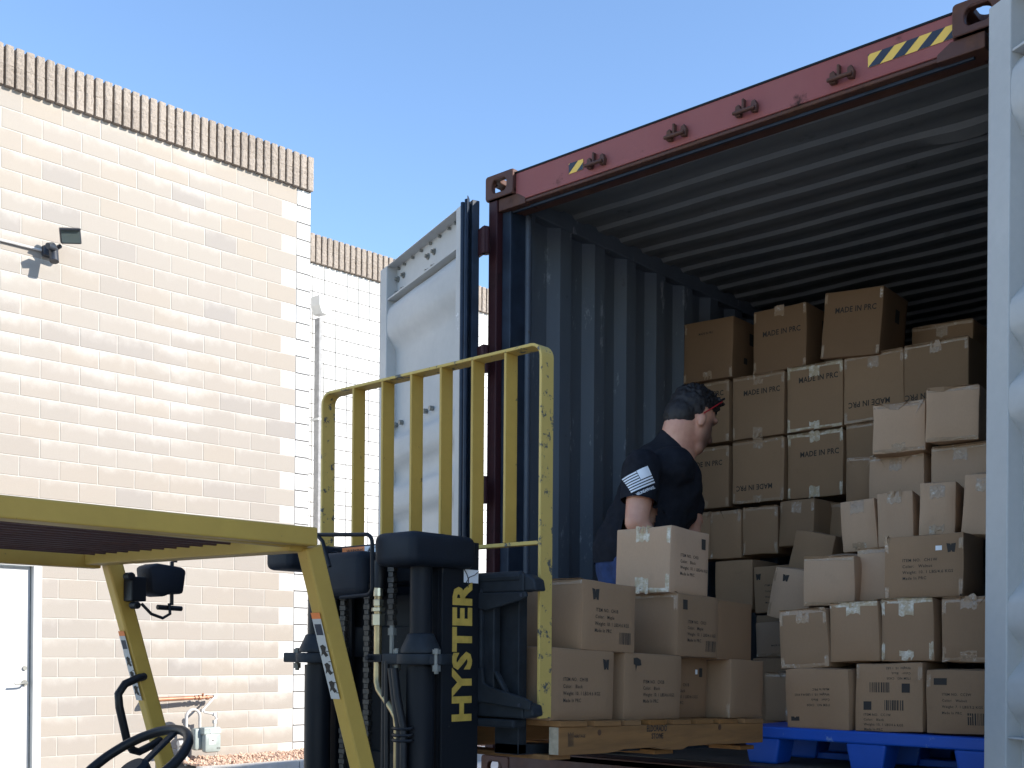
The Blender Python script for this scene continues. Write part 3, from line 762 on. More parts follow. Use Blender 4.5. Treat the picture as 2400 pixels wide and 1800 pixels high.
def carton(label, c, dims, rot=(0, 0, 0), m=None, tapes='tb', prints=(), soft=1.0, group='cardboard cartons', corner=True):
    """c = centre of the box; dims = width(x), depth(y), height(z); print on -y ('f') or +x ('r') face"""
    W_, D_, H_ = dims; n = 6
    seed = rb.uniform(0, 99)
    bm = bmesh.new()
    bmesh.ops.create_cube(bm, size=1)
    bmesh.ops.subdivide_edges(bm, edges=bm.edges[:], cuts=n, use_grid_fill=True)
    for v in bm.verts:
        p = v.co
        e = (1-(2*p.x)**4, 1-(2*p.y)**4, 1-(2*p.z)**4)
        q = Vector((p.x*W_, p.y*D_, p.z*H_))
        nz = lambda k: noise.noise(q*6+Vector((seed+k, seed, k*3.3)))
        bul = .0035*soft
        dx = dy = dz = 0
        if abs(abs(p.x)-.5) < 1e-4: dx = math.copysign(bul*e[1]*e[2]*(1+nz(0)*1.5), p.x)
        if abs(abs(p.y)-.5) < 1e-4: dy = math.copysign(bul*e[0]*e[2]*(1+nz(1)*1.5), p.y)
        if abs(abs(p.z)-.5) < 1e-4: dz = math.copysign(bul*1.3*e[0]*e[1]*(1+nz(2)*1.5)-.003*soft*abs(nz(5)), p.z)
        q += Vector((dx, dy, dz))+Vector((nz(7), nz(8), nz(9)))*.0035*soft
        v.co = q
    es = [e for e in bm.edges if len(e.link_faces) == 2 and e.calc_face_angle(0) > R(50)]
    bmesh.ops.bevel(bm, geom=es, offset=.004, segments=2, affect='EDGES', profile=.5)
    for f in bm.faces: f.smooth = True
    for e in bm.edges:
        if len(e.link_faces) == 2 and e.calc_face_angle(0) > R(25): e.smooth = False
    bvh_ = BVHTree.FromBMesh(bm); me = bpy.data.meshes.new('cardboard_box'); bm.to_mesh(me); bm.free(); me.materials.append(m or M_CARD)
    o = bpy.data.objects.new('cardboard_box', me); COL.objects.link(o); o.location = c; o.rotation_euler = rot
    tag(o, label, 'box', group)
    f = -D_/2-.0062; r = W_/2+.0062
    # packing tape with crinkled ends
    tm = M_TAPEW if 'w' in tapes else M_TAPE
    def strip(name, o0, u, v, w, h, nrm):
        mb = MB(); o0 = Vector(o0); u = Vector(u); v = Vector(v); nrm = Vector(nrm); k = 7
        g = []
        for j in range(3):
            for i in range(k):
                a = i/(k-1); b = j/2
                jj = rb.uniform(-.05, .05) if i in (0, k-1) else 0
                g.append(o0+u*(w*a)+v*(h*(b+(rb.uniform(-.12, .12) if j == 0 or j == 2 else 0)))+nrm*rb.uniform(0, .0022))
        for i_, q in enumerate(g):
            h = bvh_.ray_cast(q+nrm*.05, -nrm, .12)
            if h[0]: g[i_] = h[0]+nrm*(.0006+rb.uniform(0, .0012))
        mb.add(g, [(j*k+i, j*k+i+1, (j+1)*k+i+1, (j+1)*k+i) for j in range(2) for i in range(k-1)])
        mm, cc = mb.mesh(name, tm, norm=False); ob = bpy.data.objects.new(name, mm); COL.objects.link(ob); ob.parent = o; ob.location = cc
    tw = .030
    if 't' in tapes:
        strip('tape', (-tw, f, H_/2-.055*rb.uniform(.8, 1.3)), (1,0,0), (0,0,1), .06, .055, (0,-1,0))
    if 'T' in tapes:
        strip('tape', (-W_/2+.004, f, H_/2-.016), (1,0,0), (0,0,1), W_-.008, .017, (0,-1,0))
        strip('tape', (-W_/2+.004, f-.001, H_/2+.004), (1,0,0), (0,1,0), W_-.008, .02, (0,0,1))
    if 'b' in tapes:
        strip('tape', (-tw, f, -H_/2), (1,0,0), (0,0,1), .06, .050*rb.uniform(.7, 1.2), (0,-1,0))
    if 'B' in tapes:
        strip('tape', (-W_/2+.004, f, -H_/2), (1,0,0), (0,0,1), W_-.008, .016, (0,-1,0))
    if 'c' in tapes:
        for sx in (-1, 1):
            for sz in (-1, 1):
                if rb.random() < .8:
                    x = sx*(W_/2-.010); strip('tape', (x-.008, f, (H_/2-.06 if sz > 0 else -H_/2+.004)), (1,0,0), (0,0,1), .016, .055*rb.uniform(.7, 1.2), (0,-1,0))
    for face, items in prints:
        if face == 'f': flatprint(o, (-W_/2, f-.0006, -H_/2), (1,0,0), (0,0,1), [i for i in items if i[0] != 'white'], bvh=bvh_)
        else: flatprint(o, (r+.0006, -D_/2, -H_/2), (0,1,0), (0,0,1), [i for i in items if i[0] != 'white'], bvh=bvh_)
        for i in items:
            if i[0] == 'white':
                if face == 'f': flatprint(o, (-W_/2, f-.0008, -H_/2), (1,0,0), (0,0,1), [('rect',)+i[1:]], 'sticker', M_WSTK, bvh_, .0016)
                else: flatprint(o, (r+.0008, -D_/2, -H_/2), (0,1,0), (0,0,1), [('rect',)+i[1:]], 'sticker', M_WSTK, bvh_, .0016)
    return o
BK = dict(bold=.02, spacing=1.05, xs=.86)
SM = dict(bold=.012, spacing=1.12, xs=.95)
def prc(x, y, flip=False, s='MADE IN PRC', size=.042): return ('text', s, x, y, size, flip, BK)
def info(x, y, code='CH1B', colr='Black', size=.0165, dy=.029, flip=False, wt='Weight: 10. 1 LBS/4.6 KGS'):
    d = -1 if flip else 1
    return [('text', 'ITEM NO. '+' '+code, x, y, size, flip, SM), ('text', 'Color:   '+colr, x, y-d*dy, size, flip, SM), ('text', wt, x, y-2*d*dy, size, flip, SM), ('text', 'Made In PRC', x, y-3*d*dy, size, flip, SM)]
G1 = 'big cartons stacked against the load'; G2 = 'loose cartons piled inside the container'; G3 = 'cartons on the blue pallet'; G4 = 'cartons stacked on the wooden pallet'
YB = 1.66; DB_ = .335
def wall(label, xc, zc, rotz=0, roty=0, prints=(), tapes='tbcTB', m=None, y=YB, w=.326, h=.352):
    return carton(label, (xc, y+DB_/2, zc), (w, DB_, h), (0, R(roty), R(rotz)), m or M_CARD, tapes, prints, 1.0, G1)
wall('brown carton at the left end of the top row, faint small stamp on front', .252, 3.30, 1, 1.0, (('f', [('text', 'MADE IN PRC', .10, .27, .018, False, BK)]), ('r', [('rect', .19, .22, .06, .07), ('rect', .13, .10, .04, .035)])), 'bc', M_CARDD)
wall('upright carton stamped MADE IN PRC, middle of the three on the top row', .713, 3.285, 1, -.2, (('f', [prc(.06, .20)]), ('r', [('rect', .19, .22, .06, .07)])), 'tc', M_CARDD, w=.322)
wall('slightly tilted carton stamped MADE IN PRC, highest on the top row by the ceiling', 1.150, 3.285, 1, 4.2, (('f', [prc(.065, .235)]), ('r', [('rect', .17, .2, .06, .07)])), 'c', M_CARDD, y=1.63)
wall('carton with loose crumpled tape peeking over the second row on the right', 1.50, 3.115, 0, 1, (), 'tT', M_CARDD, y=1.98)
wall('carton right behind the bending man\'s head, second row from the top', .236, 2.928, 0, .3, (('f', [prc(.06, .27)]),), 'Tc')
wall('carton stamped MADE IN PRC just right of the man\'s head in the second row', .585, 2.926, 0, .3, (('f', [prc(.07, .245)]),), 'tTbc')
wall('carton stamped MADE IN PRC with torn white tape along its bottom edge', .929, 2.928, 0, -.3, (('f', [prc(.07, .265)]),), 'tTbBcw')
wall('second row carton with its MADE IN PRC stamp upside down at the bottom', 1.262, 2.933, 0, -.5, (('f', [prc(.255, .11, True)]),), 'tTBc')
wall('rightmost carton of the second row, dark gap at its right, above a pale carton', 1.590, 2.938, 0, -.3, (('f', [prc(.235, .10, True)]),), 'tTc')
wall('carton stamped MADE IN PRC partly behind the man\'s face and chest, third row', .236, 2.549, 0, .2, (('f', [prc(.055, .245)]),), 'Tbc')
wall('third row carton with an upside down MADE IN PRC stamp low on its front', .587, 2.558, 0, 0, (('f', [prc(.255, .10, True)]),), 'tTbBc')
wall('third row carton stamped MADE IN PRC with wide tape hanging over its top edge', .933, 2.557, 0, 0, (('f', [prc(.075, .225)]),), 'tTbcw')
wall('third row carton almost hidden behind the pale cartons, dark gap on its left', 1.275, 2.571, 0, -.3, (), 'Tc')
def pile(label, y, cx, cz, w, h, rot=0, rotz=0, d=.25, m=None, tapes='tc', prints=(), g=G2, rotx=0, soft=1.9):
    a = R(rotz+rb.uniform(-3, 3)); rot += rb.uniform(-.8, .8)
    c = (cx, y+d/2, cz)
    return carton(label, c, (w, d, h), (R(rotx), R(-rot), a), m, tapes, prints, soft, g)
pile('dark carton low in shadow left of the man\'s raised box, against the load', 1.46, .30, 2.19, .20, .26, 0, 0, .2, M_CARD, 'T')
pile('dark shaded carton directly right of the raised box, fourth row', 1.45, .508, 2.184, .20, .262, .5, 0, .2, M_CARD, 'Tc')
pile('shaded plain carton second from left in the fourth row', 1.45, .716, 2.194, .207, .256, 1.5, 0, .2, M_CARD, 'Tc')
pile('carton with a bright speck of tape, third in the fourth row', 1.37, .992, 2.210, .212, .238, -.6, -6, .25, M_CARD, 'tc')
pile('narrow carton leaning left in the dark gap of the fourth row', 1.50, 1.14, 2.19, .17, .24, -4, 0, .16, M_CARD, 'T')
pile('very dark carton low behind the raised box', 1.32, .631, 1.891, .226, .263, 1, 0, .3, M_CARD, '')
pile('shaded carton with black W mark and printed lines, under the fourth row', 1.27, .898, 1.862, .215, .24, 1.5, 0, .3, M_CARD, '', (('f', [('logo', .012, .17, .034)]+info(.065, .135, 'CH1B', 'Black', .014, .03)),))
pile('carton edge showing under the W marked shaded carton', 1.18, .95, 1.655, .20, .13, 0, 0, .3, M_CARD, '')
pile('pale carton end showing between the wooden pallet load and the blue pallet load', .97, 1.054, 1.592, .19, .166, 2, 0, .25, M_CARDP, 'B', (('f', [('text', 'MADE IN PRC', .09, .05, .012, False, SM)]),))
pile('shaded filler carton under the pale carton end', .93, 1.08, 1.38, .22, .24, 0, 0, .28, M_CARD, '')
pile('bottom carton far back behind the pale carton end', .93, 1.08, 1.18, .24, .20, 0, 0, .28, M_CARD, '')
pile('shaded narrow carton at the back left of the blue pallet', .60, 1.28, 1.328, .135, .215, 0, 0, .25, M_CARD, 'T')
pile('shaded carton on the back left of the blue pallet with bright tape edge', .585, 1.385, 1.335, .11, .24, 0, 0, .27, M_CARD, 'c')
pile('plain carton tipped to the left above the W marked pale one', .95, 1.262, 2.003, .209, .20, -12, 0, .22, M_CARD, '')
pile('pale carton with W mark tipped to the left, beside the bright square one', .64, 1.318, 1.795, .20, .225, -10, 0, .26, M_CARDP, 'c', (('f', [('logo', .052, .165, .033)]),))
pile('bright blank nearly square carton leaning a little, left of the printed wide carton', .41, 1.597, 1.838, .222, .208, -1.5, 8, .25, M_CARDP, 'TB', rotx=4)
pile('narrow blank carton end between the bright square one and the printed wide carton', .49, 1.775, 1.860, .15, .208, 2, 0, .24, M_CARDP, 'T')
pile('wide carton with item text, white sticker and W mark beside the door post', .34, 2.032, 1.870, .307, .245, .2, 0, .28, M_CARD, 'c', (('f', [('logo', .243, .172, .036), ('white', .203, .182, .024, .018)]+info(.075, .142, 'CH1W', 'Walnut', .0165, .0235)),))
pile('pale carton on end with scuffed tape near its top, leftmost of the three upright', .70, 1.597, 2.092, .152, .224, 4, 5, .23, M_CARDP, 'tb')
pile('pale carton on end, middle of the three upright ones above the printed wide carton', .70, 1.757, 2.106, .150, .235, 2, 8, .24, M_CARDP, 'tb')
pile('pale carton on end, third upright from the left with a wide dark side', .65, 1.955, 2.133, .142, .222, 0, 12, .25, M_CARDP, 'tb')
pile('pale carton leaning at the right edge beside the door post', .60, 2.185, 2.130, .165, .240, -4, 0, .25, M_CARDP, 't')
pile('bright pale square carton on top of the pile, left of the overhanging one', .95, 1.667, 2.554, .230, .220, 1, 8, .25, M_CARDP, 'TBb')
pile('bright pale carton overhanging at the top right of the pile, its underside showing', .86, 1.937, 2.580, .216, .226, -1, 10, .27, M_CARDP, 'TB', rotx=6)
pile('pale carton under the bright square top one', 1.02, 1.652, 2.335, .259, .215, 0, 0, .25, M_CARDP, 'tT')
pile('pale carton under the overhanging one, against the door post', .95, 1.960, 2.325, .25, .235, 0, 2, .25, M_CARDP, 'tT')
pile('pale carton end left of the one under the bright square', 1.15, 1.455, 2.365, .217, .217, -1, 0, .24, M_CARD, 'T')
pile('front carton at the left end of the upper row on the blue pallet', .31, 1.553, 1.586, .222, .242, 3, 0, .26, M_CARD, 'tTBc', g=G3)
pile('upper row carton with a tape tab, second from left on the blue pallet', .31, 1.776, 1.614, .212, .238, 2.5, 0, .26, M_CARD, 'tTcw', g=G3)
pile('upper row carton with a long double tape tab, third from left on the blue pallet', .31, 1.990, 1.620, .214, .244, .5, 0, .26, M_CARD, 'tTbcw', g=G3)
pile('upper row carton cut by the door post with torn tape along its bottom', .31, 2.222, 1.620, .205, .244, 0, 0, .26, M_CARD, 'tTBbc', g=G3)
pile('bottom carton with upside down text, left end of the blue pallet', .28, 1.631, 1.336, .283, .248, 2.2, 0, .29, M_CARD, '', (('f', info(.205, .105, 'CH20', 'Black', .0135, .0215, True)+[('rect', .022, .035, .04, .018)]),), g=G3)
pile('bottom carton with two barcodes and two black squares, centre of the blue pallet', .28, 1.926, 1.352, .270, .268, 1, 0, .29, M_CARD, 'c', (('f', [('rect', .035, .085, .032, .034), ('bar', .12, .085, .075, .04, 3), ('bar', .06, .155, .08, .04, 4), ('rect', .19, .155, .032, .036)]+info(.035, .062, 'CC1W', 'Black', .0135, .0195)+[('text', 'ITEM NO.  CH20', .225, .215, .0125, True, SM), ('text', 'Color:   Black', .225, .235, .0125, True, SM), ('text', 'Weight: 10. 1 LBS', .225, .255, .0125, True, SM)]),), g=G3)
pile('bottom carton with dark square, item text and barcode beside the door post', .28, 2.203, 1.344, .256, .240, .5, 0, .29, M_CARD, 'c', (('f', [('rect', .03, .185, .05, .026), ('bar', .158, .035, .068, .045, 5)]+info(.062, .145, 'CC2W', 'Walnut', .0135, .0235, False, 'Weight: 7. 1 LBS/3.2 KGS')),), g=G3)

# ------------------------------------------------------------------ blue plastic pallet
BP = thing('blue_pallet', 'blue plastic pallet under the cartons on the container floor', 'pallet', (1.85, .7, ZF))
b = MB(); b.box((1.30, .25, 1.165), (2.36, 1.15, 1.215)); b.build('deck', M_BLUE, BP, .008)
for x in (1.30, 1.76, 2.19):
    for y in (.26, .62, 1.0):
        b = MB().bar((x+.085, y+.07, ZF+.001), (x+.085, y+.07, 1.166), .13, .13, (0, 1, 0), .17, .15); b.build('foot', M_BLUE, BP, .01)
b = MB()
for y in (.62,): b.box((1.32, y+.03, ZF+.001), (2.34, y+.11, ZF+.03))
b.build('runner', M_BLUE, BP, .004)

# ------------------------------------------------------------------ wooden pallet on the forks, nose down a little
PY0, PX1 = -1.31, 1.537
TILT = -.033
def pz(y): return 1.289+TILT*(y-PY0)
WP = thing('wooden_pallet', 'worn pine pallet lifted on the forks, with printed stringer', 'pallet', (1.03, -.65, 1.2))
def slope_box(x0, x1, y0, y1, z0, z1):
    b = MB(); b.add([(x, y, z+TILT*(y-PY0)) for z in (z0, z1) for x, y in ((x0,y0),(x1,y0),(x1,y1),(x0,y1))], [(0,3,2,1),(4,5,6,7),(0,1,5,4),(1,2,6,5),(2,3,7,6),(3,0,4,7)]); return b
# stringers, the near one with the two shallow fork notches
for k, x1 in enumerate((PX1, 1.055, .575)):
    prof = [(-1.31, 0), (-1.06, 0), (-1.0, .004), (-.96, .010), (-.78, .012), (-.73, .004), (-.67, 0), (-.60, 0), (-.56, .010), (-.36, .014), (-.30, .012), (-.01, .012)]
    pts = [(y, 1.200+h+TILT*(y-PY0)) for y, h in prof]+[(-.01, 1.289+TILT*(1.30)), (-1.31, 1.289)]
    b = MB().prism(pts, (x1-.038, 0, 0), (0, 1, 0), (0, 0, 1), (.038, 0, 0)); so_ = b.build('stringer', M_WOOD, WP, .003)
    if k == 0:
        MB().box((x1-.037, -1.3125, 1.202), (x1-.001, -1.3105, 1.287)).build('end_grain', M_WEND, so_)
        b = MB(); T = Vector((0, 1, TILT)).normalized(); U = Vector((0, 0, 1))
        put_text(b, 'ELDORADO', (x1+.0012, -.83, 1.252), T, U, .030, bold=.02, xs=.78)
        put_text(b, 'STONE', (x1+.0012, -.80, 1.226), T, U, .026, bold=.02, xs=.9)
        put_text(b, 'HERITAGE', (x1+.0012, -1.235, 1.252), T, U, .013, bold=.015)
        for i in range(5): b.poly([Vector((x1+.0012, -1.265+i*.006, 1.225)), Vector((x1+.0012, -1.2625+i*.006, 1.225)), Vector((x1+.0012, -1.2625+i*.006, 1.27-.005*(i % 2))), Vector((x1+.0012, -1.265+i*.006, 1.27-.005*(i % 2)))])
        me, c = b.mesh('stamp', M_INK, norm=False); link('stamp', me, c, so_)
        for y, z, r in ((-1.10, 1.262, .010), (-.345, 1.245, .011), (-.74, 1.235, .006)):
            b = MB().cyl((x1-.002, y, z), (x1+.0012, y, z), r, 12); b.build('knot', M_KNOT, so_)
ys = [(-1.31, -1.17), (-1.13, -.985), (-.955, -.86), (-.80, -.70), (-.66, -.54), (-.50, -.38), (-.34, -.21), (-.16, -.01)]
for i, (y0, y1) in enumerate(ys):
    ov = rb.uniform(-.004, .006)
    slope_box(.535, PX1+ov, y0, y1, 1.2895, 1.307).build('deck_board', M_WOOD, WP, .0015)
for i, (y0, y1) in enumerate(((-1.31, -1.20), (-.72, -.60), (-.12, -.01))):
    slope_box(.535, PX1-.04, y0, y1, 1.183, 1.199).build('bottom_board', M_WOOD, WP, .0015)

# cartons on the wooden pallet
def stk(label, x1, y0, y1, w, row, h=.228, prints=(), m=None, tapes='', rotz=0, dz=0):
    ym = (y0+y1)/2; zb = pz(ym)+.0185+.001+row*.2285+dz
    return carton(label, (x1-w/2, ym, zb+h/2), (w, y1-y0, h), (-.033, 0, R(rotz)), m or M_CARD, tapes, prints, 1.0, G4)
txt = lambda x, y, code, colr: info(x, y, code, colr, .0165, .0225)
stk('bottom carton nearest the yellow backrest with item text and W mark', 1.502, -1.308, -.975, .33, 0, prints=(('r', [('logo', .265, .165, .036)]+txt(.06, .125, 'CH1B', 'Black')),))
stk('bottom carton with a torn arrow shaped mark, second from the backrest', 1.50, -.911, -.556, .30, 0, prints=(('r', [('arrow', .05, .165, .048)]+txt(.11, .125, 'CH2B', 'Black')),), tapes='')
stk('set back brown carton with a tiny white sticker and dark square, bottom layer', 1.425, -.535, -.255, .30, 0, prints=(('r', [('rect', .215, .155, .024, .034), ('white', .185, .165, .016, .018)]+txt(.02, .118, 'CH1B', 'Black')[:4]),), m=M_CARDD)
stk('bottom carton at the far end of the wooden pallet with shiny tape down its edge', 1.50, -.22, .06, .30, 0, tapes='c', rotz=3)
stk('second layer carton beside the backrest with W mark, item text and barcode', 1.502, -1.150, -.850, .33, 1, prints=(('r', [('logo', .045, .165, .038), ('bar', .205, .025, .07, .04, 1)]+txt(.065, .128, 'CH1B', 'Maple')),), tapes='T')
stk('second layer carton with silvery lit end, black square mark and barcode', 1.50, -.582, -.300, .215, 1, prints=(('r', [('rect', .03, .17, .03, .036), ('bar', .19, .022, .07, .04, 2)]+txt(.065, .122, 'CH2I', 'Maple')),), tapes='Tc', m=M_CARD)
stk('plain brown carton end at the far side of the second layer', 1.497, -.292, -.035, .22, 1, m=M_CARDD, dz=-.004)
TOPB = stk('light brown carton on top of the wooden pallet stack, before the man', 1.487, -.613, -.352, .240, 2, h=.240, prints=(('r', [('rect', .205, .175, .030, .040)]+txt(.06, .135, 'CH2I', 'Black')),), tapes='tbBcw', m=M_CARDP)
# the pallet's left hand columns
stk('carton seen between mast and backrest with printed weight and barcode', 1.16, -1.305, -.98, .31, 1, prints=(('f', [('logo', .15, .17, .032), ('bar', .225, .02, .065, .04, 6)]+txt(.06, .12, 'CH1W', 'Maple')),))
stk('dark carton behind the fork carriage in the bottom layer', 1.165, -1.305, -.98, .32, 0)
stk('left hand carton of the bottom layer behind the mast', .84, -1.305, -.98, .30, 0)
stk('left hand carton of the second layer behind the mast', .835, -1.305, -.98, .30, 1)
stk('inner carton of the bottom layer in the middle of the pallet', 1.19, -.93, -.60, .30, 0)
stk('inner carton of the second layer in the middle of the pallet', 1.165, -.93, -.60, .30, 1)
stk('inner carton of the bottom layer at the far end of the pallet', 1.11, -.55, -.22, .30, 0)
stk('far left carton of the bottom layer on the wooden pallet', .86, -.55, -.22, .30, 0)

# ------------------------------------------------------------------ forklift
FK = thing('forklift', 'yellow and black forklift with raised mast, yellow load backrest and overhead guard', 'forklift', (1.04, -2.6, -.32))
# overhead guard
gz1, gz0 = 1.819, 1.776
GX0, GX1, GY1, GY0 = .505, 1.572, -2.325, -3.75
roll = .012
def gp(x, y, z): return (x, y, z+(GX1-x)*roll)
b = MB()
b.bar(gp(GX1-.02, GY0, (gz0+gz1)/2-.010), gp(GX1-.02, GY1+.03, (gz0+gz1)/2), .042, .045)
b.box((GX1-.075, GY0, gz0-.004), (GX1-.041, GY1-.02, gz0+.004)); b.build('guard_side_beam', M_YEL, FK, .004)
b = MB().bar(gp(GX0+.02, GY0, (gz0+gz1)/2-.026), gp(GX0+.02, GY1+.03, (gz0+gz1)/2-.014), .042, .062); b.build('guard_side_beam', M_YEL, FK, .004)
b = MB().bar(gp(GX1-.042, GY1+.005, gz0+.006), gp(GX0+.042, GY1+.005, gz0+.006), .060, .042); b.build('guard_front_beam', M_YEL, FK, .004)
b = MB().bar(gp(GX1-.042, GY0+.03, gz0+.012), gp(GX0+.042, GY0+.03, gz0+.012), .045, .038); b.build('guard_rear_beam', M_YEL, FK, .004)
for i in range(13):
    x = GX0+.10+i*.062
    if x > GX1-.09: break
    b = MB().bar(gp(x, GY0+.05, gz0+.018), gp(x, GY1-.02, gz0+.026), .010, .030); b.build('guard_slat', M_DRYR, FK, .001, seg=1)  # dark brown paints in the shade under the yellow guard
# front pillars lean forward towards the ground
for k, (x, dx) in enumerate(((GX1-.045, 0), (GX0+.03, 0))):
    zt_ = gz0+(GX1-x)*roll
    y0t = -2.285 if k == 0 else -2.255
    DY_ = .265 if k == 0 else .255
    b = MB().bar((x, y0t, zt_), (x, y0t+DY_, .95), .042, .052, (0, -1, 0)); pl_ = b.build('guard_pillar', M_YEL, FK, .006)
    # gusset under the beam
    # warning decals on the rear face of the pillar
    for j, (dz0, dz1, mt, nm) in enumerate(((.150, .165, M_ORG, 'warning_label'), (.165, .215, M_DECAL, 'warning_label'), (.178, .205, M_HB, 'warning_label'), (.215, .365, M_DECAL, 'warning_label'))):
        if k == 1: dz0 += .05; dz1 += .05
        def fp(dz, off=0): 
            t = dz/(zt_-.95); return Vector((x, y0t+DY_*t-.0270-off, zt_-dz-.0352*.36*0-.012))
        a = fp(dz0, .0012+j*.0004); c = fp(dz1, .0012+j*.0004); hw = .017 if j != 2 else .013
        mb = MB().add([a+Vector((-hw,0,0)), a+Vector((hw,0,0)), c+Vector((hw,0,0)), c+Vector((-hw,0,0))], [(0,1,2,3)])
        me, cc = mb.mesh(nm, mt, norm=False); link(nm, me, cc, pl_)
    mb = MB()
    r_ = random.Random(5)
    for j in range(3):
        c0 = fp((.245 if k == 0 else .295)+j*.045, .0032); d_ = (fp(.3)-fp(.2)).normalized()
        pl2 = [(-.010,-.012),(.002,-.016),(.012,-.010),(.006,0),(.014,.010),(.002,.014),(-.004,.006),(-.014,.012),(-.008,0)]
        mb.poly([c0+Vector((a*1.0,0,0))+d_*(b_*1.1) for a, b_ in pl2])
    for j in range(5):
        c0 = fp((.35 if k == 0 else .40)-j*.026, .0032); mb.poly([c0+Vector((.008,0,0)), c0+Vector((.019,0,0)), c0+Vector((.019,0,.002)), c0+Vector((.008,0,.002))])
    me, cc = mb.mesh('pictogram', M_INK, norm=False); link('pictogram', me, cc, pl_)
for x in (GX1-.045, GX0+.03): MB().bar((x, -3.65, gz0-.01), (x, -3.85, .85), .05, .06, (0, -1, 0)).build('rear_pillar', M_YEL, FK, .005)
# grab handle, work light and mirror rod on the left pillar
hx_ = GX0+.075
b = MB().tube([(hx_-.02, -2.158, 1.436), (hx_, -2.19, 1.432), (hx_+.004, -2.235, 1.415), (hx_+.006, -2.258, 1.385), (hx_+.006, -2.254, 1.345), (hx_+.004, -2.225, 1.235), (hx_+.004, -2.208, 1.212), (hx_+.002, -2.185, 1.205), (hx_, -2.14, 1.222), (hx_-.02, -2.10, 1.235)], .0125, 12)
b.build('grab_handle', M_HOSE, FK, 0, True)
lx_ = .575
b = MB().prism([(-.062, .042), (-.03, .052), (.06, .045), (.078, .036), (.066, -.040), (.018, -.040), (-.01, -.052), (-.05, -.040)], (lx_-.04, -2.120, 1.735), (0, .92, 0), (0, 0, 1), (.09, 0, 0))
wl = b.build('work_light', M_PLA, FK, .010, 40)
b = MB().cbox((lx_+.01, -2.205, 1.705), (.05, .05, .075)); b.cyl((lx_+.01, -2.235, 1.742), (lx_+.045, -2.235, 1.742), .013, 10); b.cyl((lx_+.01, -2.215, 1.655), (lx_+.045, -2.215, 1.655), .012, 10); b.build('light_bracket', M_BLK, wl, .004)
b = MB().tube([(lx_+.04, -2.2, 1.66), (lx_+.045, -2.17, 1.630), (lx_+.045, -2.13, 1.618), (lx_+.045, -2.105, 1.632), (lx_+.04, -2.105, 1.665)], .005, 8); b.build('cable', M_HOSE, wl, 0, True)
b = MB().tube([(lx_+.03, -2.075, 1.80), (lx_+.03, -2.09, 1.795), (lx_+.03, -2.09, 1.66)], .006, 8); b.tube([(lx_+.03, -2.14, 1.652), (lx_+.03, -2.055, 1.650)], .008, 8); b.build('mirror_rod', M_HOSE, wl, 0, True)
# steering wheel
wc = Vector((.985, -2.445, 1.207)); ax = Vector((.0, -.56, .83)).normalized(); u_ = Vector((1, 0, 0)); v_ = ax.cross(u_)
RW = .166
rim = [wc+(u_*math.cos(2*math.pi*i/40)+v_*math.sin(2*math.pi*i/40))*(RW+.0010*(i % 2)) for i in range(40)]
b = MB().tube(rim, .0135, 12, closed=True); SW = b.build('steering_wheel', M_HOSE, FK, 0, True)
b = MB().tube([wc-ax*.035, wc-ax*.01, wc+ax*.003], [.042, .045, .034], 20); b.build('hub', M_PLA, SW, 0, 40)
b = MB()
for a in (90, 215, 325):
    d = u_*math.cos(R(a))+v_*math.sin(R(a)); b.bar(wc-ax*.015+d*.03, wc-ax*.002+d*(RW-.006), .026, .010, ax)
b.build('spoke', M_PLA, SW, .003)
MB().tube([wc-ax*.03, wc-ax*.55], .035, 14).build('steering_column', M_BLK, FK, 0, 40)
# truck body, seat, wheels (below the picture)
b = MB().prism([(-4.45, -.05), (-4.5, .35), (-4.4, .72), (-3.5, .78), (-3.4, .45), (-2.5, .40), (-2.2, .75), (-1.95, .75), (-1.9, -.05)], (.55, 0, 0), (0, 1, 0), (0, 0, 1), (1.0, 0, 0)); b.build('body', M_YEL, FK, .03)
b = MB().box((.8, -3.35, .75), (1.3, -2.9, .85)); b.box((.8, -3.5, .8), (1.3, -3.38, 1.2)); b.build('seat', M_PLA, FK, .04)
MB().box((.6, -2.25, .7), (1.5, -2.0, .98)).build('dashboard', M_PLA, FK, .02)
for x0, x1, y, r in ((.42, .62, -2.0, .30), (1.46, 1.66, -2.0, .30), (.5, .66, -4.0, .24), (1.42, 1.58, -4.0, .24)):
    wh = MB().cyl((x0, y, -.32+r), (x1, y, -.32+r), r, 32).build('wheel', M_TYRE, FK, .02)
# mast
RX, RX2, RY0, RY1 = 1.330, .770, -1.620, -1.457
MZ = 1.862
def rail(xo, s):
    b = MB(); t = .016; dpt = .070
    b.box((min(xo, xo-s*t), RY0, -.25), (max(xo, xo-s*t), RY1, MZ)); 
    b.box((min(xo-s*t, xo-s*dpt), RY0, -.25), (max(xo-s*t, xo-s*dpt), RY0+t, MZ-.01)); b.box((min(xo-s*t, xo-s*dpt), RY1-t, -.25), (max(xo-s*t, xo-s*dpt), RY1, MZ-.01))
    return b.build('mast_rail', M_BLK, FK, .003)
r1 = rail(RX, 1); rail(RX2, -1)
for xo, s in ((RX-.078, 1), (RX2+.078, -1)):
    b = MB(); t = .014; dpt = .055
    b.box((min(xo, xo-s*t), RY0+.01, -.2), (max(xo, xo-s*t), RY1-.01, MZ-.03)); b.box((min(xo-s*t, xo-s*dpt), RY0+.01, -.2), (max(xo-s*t, xo-s*dpt), RY0+.024, MZ-.03)); b.box((min(xo-s*t, xo-s*dpt), RY1-.024, -.2), (max(xo-s*t, xo-s*dpt), RY1-.01, MZ-.03))
    b.build('inner_mast_rail', M_BLK, FK, .002)
b = MB()
put_text(b, 'HYSTER', (RX+.0015, -1.4975, 1.312), (0, 0, 1), (0, -1, 0), .104, bold=.045, xs=1.0, spacing=1.08)
for v in b.v: v.y = -1.535+(v.y+1.535)*1.10
